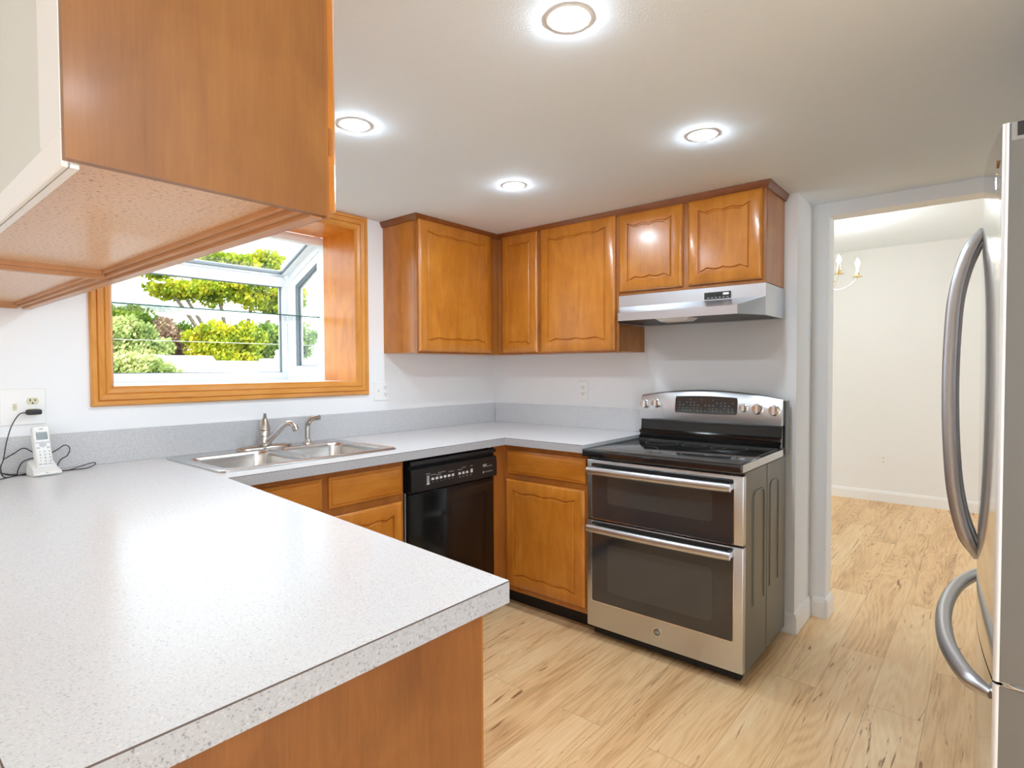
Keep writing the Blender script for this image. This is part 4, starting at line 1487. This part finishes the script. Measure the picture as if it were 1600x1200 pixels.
def combo(loc, wd, ht, sw, rec, label, recmat):
    u, n = (1, 0, 0), (0, -1, 0)
    t = thing('switch_plate', loc, label, 'switch plate')
    plate_body(t, loc, u, n, wd, ht)
    bb2 = B()
    pbox(bb2, loc, u, n, sw - 0.0055, sw + 0.0055, -0.012, 0.012, 0.0062, 0.0072)
    bb2.prism([P3(loc, u, n, sw - 0.004, -0.002, 0.0073), P3(loc, u, n, sw + 0.004, -0.002, 0.0073), P3(loc, u, n, sw + 0.004, 0.008, 0.0073), P3(loc, u, n, sw - 0.004, 0.008, 0.0073)], (0, -0.010, 0.004))
    bb2.done('toggle', M['ivory'] if recmat is M['ivory'] else M['white'], t, smooth=0)
    for c in (0.0195, -0.0195):
        receptacle(t, loc, u, n, rec, c, recmat)
    return t


combo((-2.540, 0, 1.163), 0.131, 0.132, -0.024, 0.026, 'large white plate with toggle switch and ivory outlet left of the window', M['ivory'])
combo((-0.966, 0, 1.167), 0.104, 0.108, -0.024, 0.024, 'white plate with switch and outlet between window casing and wall cabinet', M['white'])

# phone charger plug and its cord
pl = thing('phone_charger', (-2.514, -0.03, 1.143), 'black plug with thin black cord in the lower ivory outlet', 'charger')
bb = B()
bb.box(-2.536, -2.492, -0.034, -0.009, 1.134, 1.153, 0.005)
bb.done('plug', M['cord'], pl, smooth=30)


def cordpart(pts, parent, r=0.0017):
    bb2 = B()
    bb2.tube(spline(pts, 8), r, 8)
    return bb2.done('cord', M['cord'], parent, smooth=60)


cz_ = CT + 0.0025
cordpart([(-2.536, -0.022, 1.143), (-2.556, -0.030, 1.138), (-2.578, -0.036, 1.10), (-2.592, -0.032, 1.045), (-2.604, -0.045, 0.985), (-2.615, -0.07, cz_ + 0.03), (-2.61, -0.10, cz_), (-2.56, -0.075, cz_), (-2.52, -0.064, cz_ + 0.004)], pl)
cordpart([(-2.604, -0.045, 0.985), (-2.575, -0.040, 1.002), (-2.548, -0.040, 1.018), (-2.520, -0.038, 0.999), (-2.492, -0.040, 0.985), (-2.455, -0.036, 1.000), (-2.430, -0.034, 1.016), (-2.415, -0.036, 1.004), (-2.424, -0.042, 0.978), (-2.446, -0.046, 0.964), (-2.462, -0.062, 0.935), (-2.470, -0.08, cz_)], pl)
cordpart([(-2.470, -0.08, cz_), (-2.461, -0.058, 0.945), (-2.472, -0.045, 0.972), (-2.50, -0.040, 0.982), (-2.545, -0.042, 0.974), (-2.563, -0.052, 0.955), (-2.572, -0.078, cz_), (-2.545, -0.072, cz_), (-2.520, -0.070, cz_)], pl)
cordpart([(-2.462, -0.088, cz_), (-2.425, -0.086, cz_), (-2.385, -0.062, cz_ + 0.006), (-2.348, -0.052, cz_ + 0.012), (-2.343, -0.060, cz_ + 0.006), (-2.375, -0.094, cz_), (-2.415, -0.098, cz_), (-2.462, -0.092, cz_)], pl)
cordpart([(-2.64, -0.060, cz_ + 0.022), (-2.60, -0.066, cz_ + 0.006), (-2.572, -0.080, cz_), (-2.545, -0.098, cz_), (-2.53, -0.104, cz_), (-2.518, -0.110, cz_)], pl)
cordpart([(-2.63, -0.138, cz_), (-2.60, -0.108, cz_), (-2.574, -0.082, cz_ + 0.0035), (-2.60, -0.075, cz_ + 0.004), (-2.64, -0.046, cz_ + 0.03)], pl)

# cordless phone in its cradle
PC = Vector((-2.509, -0.115, CT))
yawp = 0.10


def ploc(p):
    c_, s_ = math.cos(yawp), math.sin(yawp)
    return PC + Vector((p[0] * c_ - p[1] * s_, p[0] * s_ + p[1] * c_, p[2]))


cr_ = thing('phone_cradle', PC, 'white charging cradle holding the cordless phone on the worktop', 'phone cradle')
bb = B()
pr = [(-0.046, 0.001), (-0.052, 0.006), (-0.050, 0.014), (-0.026, 0.024), (0.028, 0.050), (0.034, 0.046), (0.034, 0.001)]
rows = []
for k in range(13):
    s_ = -1 + 2 * k / 12
    wtop = 0.032
    e = 0.10 * max(0, abs(s_) - 0.75) / 0.25
    rows.append([ploc((s_ * (0.040 if z < 0.02 else 0.036), y * (1 - e), 0.0005 + z * (1 - e * 0.8))) for y, z in pr])
bb.loft(rows)
bb.done('shell', M['white'], cr_, smooth=40)
bb = B()
bb.box(PC.x - 0.004, PC.x + 0.005, PC.y - 0.0512, PC.y - 0.0498, CT + 0.010, CT + 0.0125)
bb.done('mark', M['print_grey'], cr_, smooth=0)
# handset leans back
tilt = 0.30
HO = (0.0, -0.018, 0.024)


def hloc(u, v, n):
    """u across, v up the handset, n out of its face"""
    return ploc((HO[0] + u, HO[1] + v * math.sin(tilt) - n * math.cos(tilt), HO[2] + v * math.cos(tilt) + n * math.sin(tilt)))


hs = thing('cordless_phone', hloc(0, 0, 0), 'white cordless phone handset with grey screen and keypad, standing in its cradle', 'phone')
bb = B()
HW, HH = 0.0235, 0.150
rows = []
for v, wv, f, k_ in ((0.0, 0.90, 0.003, -0.018), (0.003, 0.98, 0.009, -0.022), (0.05, 0.98, 0.010, -0.022), (0.10, 1.0, 0.010, -0.021), (0.140, 1.02, 0.010, -0.018), (0.147, 0.98, 0.009, -0.016), (0.150, 0.88, 0.005, -0.012)):
    rows.append([hloc(HW * wv * 0.85, v, f), hloc(HW * wv, v, f - 0.004), hloc(HW * wv, v, k_ + 0.004), hloc(HW * wv * 0.8, v, k_), hloc(-HW * wv * 0.8, v, k_), hloc(-HW * wv, v, k_ + 0.004), hloc(-HW * wv, v, f - 0.004), hloc(-HW * wv * 0.85, v, f)])
bb.loft(rows)
bb.done('shell', M['white'], hs, smooth=40)


def hbox(bb2, u0, u1, v0, v1, n0, n1):
    bb2.prism([hloc(u0, v0, n0), hloc(u1, v0, n0), hloc(u1, v1, n0), hloc(u0, v1, n0)], hloc(0, 0, n1) - hloc(0, 0, n0))


bb = B()
hbox(bb, -0.0165, 0.0165, 0.100, 0.127, 0.0101, 0.0108)
bb.done('screen', M['screen'], hs, smooth=0, label='grey screen')
bb = B()
hbox(bb, -0.005, 0.006, 0.1375, 0.1395, 0.0098, 0.0106)
bb.done('earpiece', M['slot'], hs, smooth=0)
bb = B()
bb.lathe(hloc(0, 0.083, 0.0101), [(0.0105, 0), (0.010, 0.0014), (0.0060, 0.0014), (0.0055, 0.0022), (0.001, 0.0026)], hloc(0, 0, 1) - hloc(0, 0, 0), 20)
bb.done('navigation_ring', M['key'], hs)
udir, vdir = hloc(1, 0, 0) - hloc(0, 0, 0), hloc(0, 1, 0) - hloc(0, 0, 0)
for r_, row in enumerate(('123', '456', '789', '*0#')):
    for c_, ch in enumerate(row):
        u0, v0 = (c_ - 1) * 0.0135, 0.057 - r_ * 0.0115
        bb = B()
        hbox(bb, u0 - 0.0052, u0 + 0.0052, v0 - 0.0042, v0 + 0.0042, 0.0101, 0.0115)
        ky = bb.done('key', M['white'], hs, smooth=0)
        text('digit', ch, 0.0088, M['slot'], hloc(u0 + 0.0016, v0, 0.0117), udir, vdir, ky, 0.0001)
for u0, v0 in ((-0.0145, 0.090), (0.0145, 0.090), (-0.0145, 0.071), (0.0145, 0.071), (-0.0135, 0.0125), (0, 0.0125), (0.0135, 0.0125)):
    bb = B()
    hbox(bb, u0 - 0.0050, u0 + 0.0050, v0 - 0.0028, v0 + 0.0028, 0.0101, 0.0113)
    bb.done('key', M['key'], hs, smooth=0)

# ------------------------------------------------------------------ dining room chandelier
CHX, CHY, CHZ = 2.0, -1.652, 1.90
ch_ = thing('chandelier', (CHX, CHY, CHZ), 'white and brass candle chandelier lit in the dining room beyond the doorway', 'chandelier')
bb = B()
bb.lathe((CHX, CHY, CHZ), [(0.004, -0.05), (0.018, -0.03), (0.030, 0.0), (0.022, 0.04), (0.012, 0.08), (0.020, 0.12), (0.010, 0.18), (0.006, 0.24), (0.005, DZ - CHZ - 0.02)], n=16)
bb.lathe((CHX, CHY, DZ), [(0.06, -0.001), (0.055, -0.02), (0.01, -0.03)], n=20)
bb.done('stem', M['white'], ch_)
for k in range(5):
    an = -PI / 2 + 0.314 + 2 * PI * k / 5
    dx, dy = math.cos(an), math.sin(an)
    R_ = 0.22
    pt = lambda r, z: (CHX + dx * r, CHY + dy * r, CHZ + z)
    bb = B()
    bb.tube(spline([pt(0.02, 0.02), pt(0.07, -0.01), pt(0.13, -0.005), pt(0.185, 0.03), pt(R_, 0.075)], 6), 0.0045, 8)
    am = bb.done('arm', M['white'], ch_, smooth=60)
    bb = B()
    bb.lathe(pt(R_, 0.072), [(0.006, 0), (0.034, 0.006), (0.036, 0.009), (0.010, 0.010)], n=16)
    bb.lathe(pt(R_, 0.082), [(0.013, 0), (0.015, 0.012), (0.012, 0.03)], n=14)
    bb.done('candle_cup', M['brass'], am, label='brass candle cup')
    bb = B()
    bb.lathe(pt(R_, 0.112), [(0.010, 0), (0.010, 0.045)], n=12)
    bb.done('candle_sleeve', M['white'], am)
    bb = B()
    bb.lathe(pt(R_, 0.157), [(0.007, 0), (0.014, 0.018), (0.015, 0.028), (0.009, 0.048), (0.002, 0.062)], n=12)
    bb.done('bulb', M['bulb'], am, label='lit flame-shaped bulb')

# ------------------------------------------------------------------ outside
GZ = -1.2
b = B()
b.box(-40, 60, 1.5, 90, GZ - 0.2, GZ)
b.done('ground', M['grass'], kind='structure', smooth=0)


def foliage(blobs, n, leaf, seed):
    r = random.Random(seed)
    verts, faces = [], []
    big, blobs = blobs, []
    for cx_, cy_, cz2, rx, ry, rz in big:
        k_ = 44
        for _ in range(k_):
            while True:
                d = Vector((r.uniform(-1, 1), r.uniform(-1, 1), r.uniform(-1, 1)))
                if d.length < 1:
                    break
            q = r.uniform(0.26, 0.55)
            blobs.append((cx_ + d.x * rx * 0.85, cy_ + d.y * ry * 0.85, cz2 + d.z * rz * 0.85, q * (rx * 0.6 + 0.25), q * ry, q * (rz * 0.55 + 0.25)))
    tot = sum(q[3] * q[4] * q[5] for q in blobs)
    for cx_, cy_, cz2, rx, ry, rz in blobs:
        m_ = int(n * rx * ry * rz / tot) + 8
        for _ in range(m_):
            while True:
                d = Vector((r.uniform(-1, 1), r.uniform(-1, 1), r.uniform(-1, 1)))
                if 0.25 < d.length < 1:
                    break
            p = Vector((cx_ + d.x * rx, cy_ + d.y * ry, cz2 + d.z * rz))
            a_ = Vector((r.gauss(0, 1), r.gauss(0, 1), r.gauss(0, 1))).normalized()
            c_ = a_.orthogonal().normalized()
            e_ = a_.cross(c_)
            s_ = leaf * r.uniform(0.6, 1.3)
            i = len(verts)
            verts += [p - c_ * s_, p - e_ * s_ * 0.5, p + c_ * s_, p + e_ * s_ * 0.5]
            faces.append((i, i + 1, i + 2, i + 3))
    return verts, faces


def plant(name, base_, blobs, n, leaf, mat, seed, label, cat, stems, group=None):
    t = thing(name, base_, label, cat, group)
    v, f_ = foliage(blobs, n, leaf, seed)
    B0 = Vector(base_)
    me = bpy.data.meshes.new('foliage')
    me.from_pydata([p - B0 for p in v], [], f_)
    me.materials.append(mat)
    o = bpy.data.objects.new('foliage', me)
    COL.objects.link(o)
    o.parent = t
    bb2 = B()
    for pts, r in stems:
        sp_ = spline(pts, 5)
        bb2.tube(sp_, [r * (1 - 0.6 * i / (len(sp_) - 1)) for i in range(len(sp_))], 8)
    bb2.done('trunk', M['bark'], t, smooth=60)
    return t


def branches(x, y, tops, r):
    out_ = [([(x, y, GZ), (x, y, GZ + 1.2), (x + 0.1, y, GZ + 2.4)], r)]
    for a_ in tops:
        out_.append(([(x, y, GZ + 1.4), ((x + a_[0]) / 2, (y + a_[1]) / 2, (GZ + 2 + a_[2]) / 2), a_], r * 0.6))
    return out_


# big yellow-green tree behind the white building
plant('honey_locust', (8.6, 26.0, GZ),
      [(9.16, 26.00, 5.24, 1.75, 1.38, 0.82), (7.41, 26.00, 5.03, 1.42, 1.18, 0.44), (11.02, 26.00, 5.35, 1.64, 1.38, 0.93), (10.03, 26.00, 6.23, 1.64, 1.18, 0.71), (12.55, 26.00, 4.81, 1.31, 1.18, 0.82), (6.53, 26.00, 5.68, 0.88, 0.79, 0.24), (11.46, 26.00, 6.78, 1.10, 0.99, 0.49), (9.05, 26.00, 6.56, 0.88, 0.79, 0.33)],
      20000, 0.12, M['leaf_yellow'], 3, 'large yellow-green tree behind the white building outside the window', 'tree',
      branches(9.9, 26.0, [(7.4, 26.0, 5.1), (9.0, 26.1, 6.0), (11.2, 25.9, 6.5), (12.5, 26, 5.2), (6.5, 26, 5.6)], 0.24))
for x, y, blobs, n, mat, seed, lab in (
    (8.0, 22.7, [(7.4, 22.7, 2.5, 1.1, 0.7, 0.9), (8.7, 22.7, 2.7, 1.1, 0.7, 0.8), (8.1, 22.7, 1.7, 1.6, 0.7, 0.8)], 12000, 'leaf_yellow', 5, 'lime green bushy tree behind the white building, middle of the window view'),
    (11.4, 24.4, [(10.6, 24.4, 2.7, 1.2, 0.8, 0.9), (12.2, 24.4, 2.8, 1.2, 0.8, 0.9), (11.3, 24.4, 1.7, 1.8, 0.8, 0.9)], 12000, 'leaf_green', 6, 'darker green bushy tree right of the lime green one outside'),
    (14.2, 21.0, [(14.0, 21.0, 2.4, 1.5, 0.9, 1.2), (14.4, 20.9, 1.2, 1.5, 0.9, 0.9)], 8000, 'leaf_green', 12, 'green tree seen through the side sash of the kitchen window'),
    (5.9, 24.2, [(6.2, 24.2, 2.5, 0.8, 0.6, 1.0), (6.4, 24.2, 1.5, 0.8, 0.6, 0.8)], 4500, 'leaf_pink', 7, 'pinkish brown shrub left of the lime green tree outside'),
    (4.3, 22.4, [(4.1, 22.4, 2.5, 1.2, 0.7, 0.8), (4.9, 22.4, 1.9, 0.9, 0.7, 0.9), (3.6, 22.4, 1.6, 1.2, 0.7, 0.8)], 11000, 'leaf_pale', 8, 'pale green shrub at the left side of the window view'),
    (5.2, 29.0, [(4.6, 29.0, 3.8, 1.5, 0.9, 0.9), (6.3, 29.0, 3.7, 1.5, 0.9, 0.8), (8.0, 29.0, 3.2, 1.5, 0.8, 0.6)], 9000, 'leaf_green', 9, 'distant green tree above the pale shrub outside the window')):
    zt_ = max(q[2] for q in blobs)
    isb = ' tree ' not in lab.split(' above')[0].split(' left')[0].split(' right')[0] + ' '
    plant('shrub' if isb else 'bushy_tree', (x, y, GZ), blobs, n, 0.105, M[mat], seed, lab, 'shrub' if isb else 'tree', branches(x, y, [(q[0], q[1], q[2]) for q in blobs], 0.09))
plant('shrub', (3.6, 16.6, GZ), [(3.3, 16.6, 1.1, 0.85, 0.6, 0.6), (2.5, 16.6, 1.2, 0.7, 0.6, 0.7), (3.0, 16.5, 0.4, 1.2, 0.6, 0.6)], 6000, 0.085, M['leaf_pale'], 21, 'low pale yellowish shrub at the lower left corner of the window view', 'shrub', branches(3.3, 16.6, [(3.3, 16.6, 1.0), (2.7, 16.6, 1.1)], 0.06))

# white building with low gable roof
hb_ = thing('building', (7.6, 19.0, GZ), 'white low-roofed building in front of the trees outside the window', 'building')
bb = B()
bb.box(3.0, 11.8, 18.2, 20.6, GZ, 1.02)
bb.done('wall', M['siding'], hb_, smooth=0)
bb = B()
bb.prism([(2.8, 18.0, 1.02), (2.8, 20.8, 1.02), (2.8, 19.4, 1.62)], (9.2, 0, 0))
bb.prism([(2.8, 18.3, 1.16), (2.8, 20.5, 1.16), (2.8, 19.4, 1.80)], (3.3, 0, 0))
bb.done('roof', M['roof'], hb_, smooth=0)
bb = B()
bb.box(8.0, 9.3, 19.1, 19.7, 1.4, 1.72)
bb.lathe((8.6, 19.4, 1.72), [(0.12, 0), (0.10, 0.10), (0.05, 0.2), (0.09, 0.28), (0.02, 0.36)], n=12)
bb.done('roof_vent', M['siding'], hb_, smooth=40)
hb2 = thing('house', (9.5, 34.0, GZ), 'distant house with pale roof line between the trees outside', 'house')
bb = B()
bb.box(8.0, 21.0, 33.0, 39.0, GZ, 3.6)
bb.done('wall', M['siding'], hb2, smooth=0)
bb = B()
bb.prism([(7.6, 32.4, 3.6), (7.6, 39.6, 3.6), (7.6, 36.0, 4.9)], (13.8, 0, 0))
bb.done('roof', M['roof'], hb2, smooth=0)
for (z0, z1, lab) in ((2.12, 2.12, 'upper pale utility wire crossing the window view'), (0.86, 0.86, 'lower pale utility wire crossing the window view')):
    bb = B()
    pts = [(-6 + k * 2.0, 15.5, z0 + 0.0004 * (k - 8) ** 2) for k in range(17)]
    bb.tube(pts, 0.006, 6)
    tag(bb.done('utility_wire', M['wire'], None, loc=(3, 15.5, z0)), lab, 'wire', 'utility wires')

bpy.context.view_layer.update()
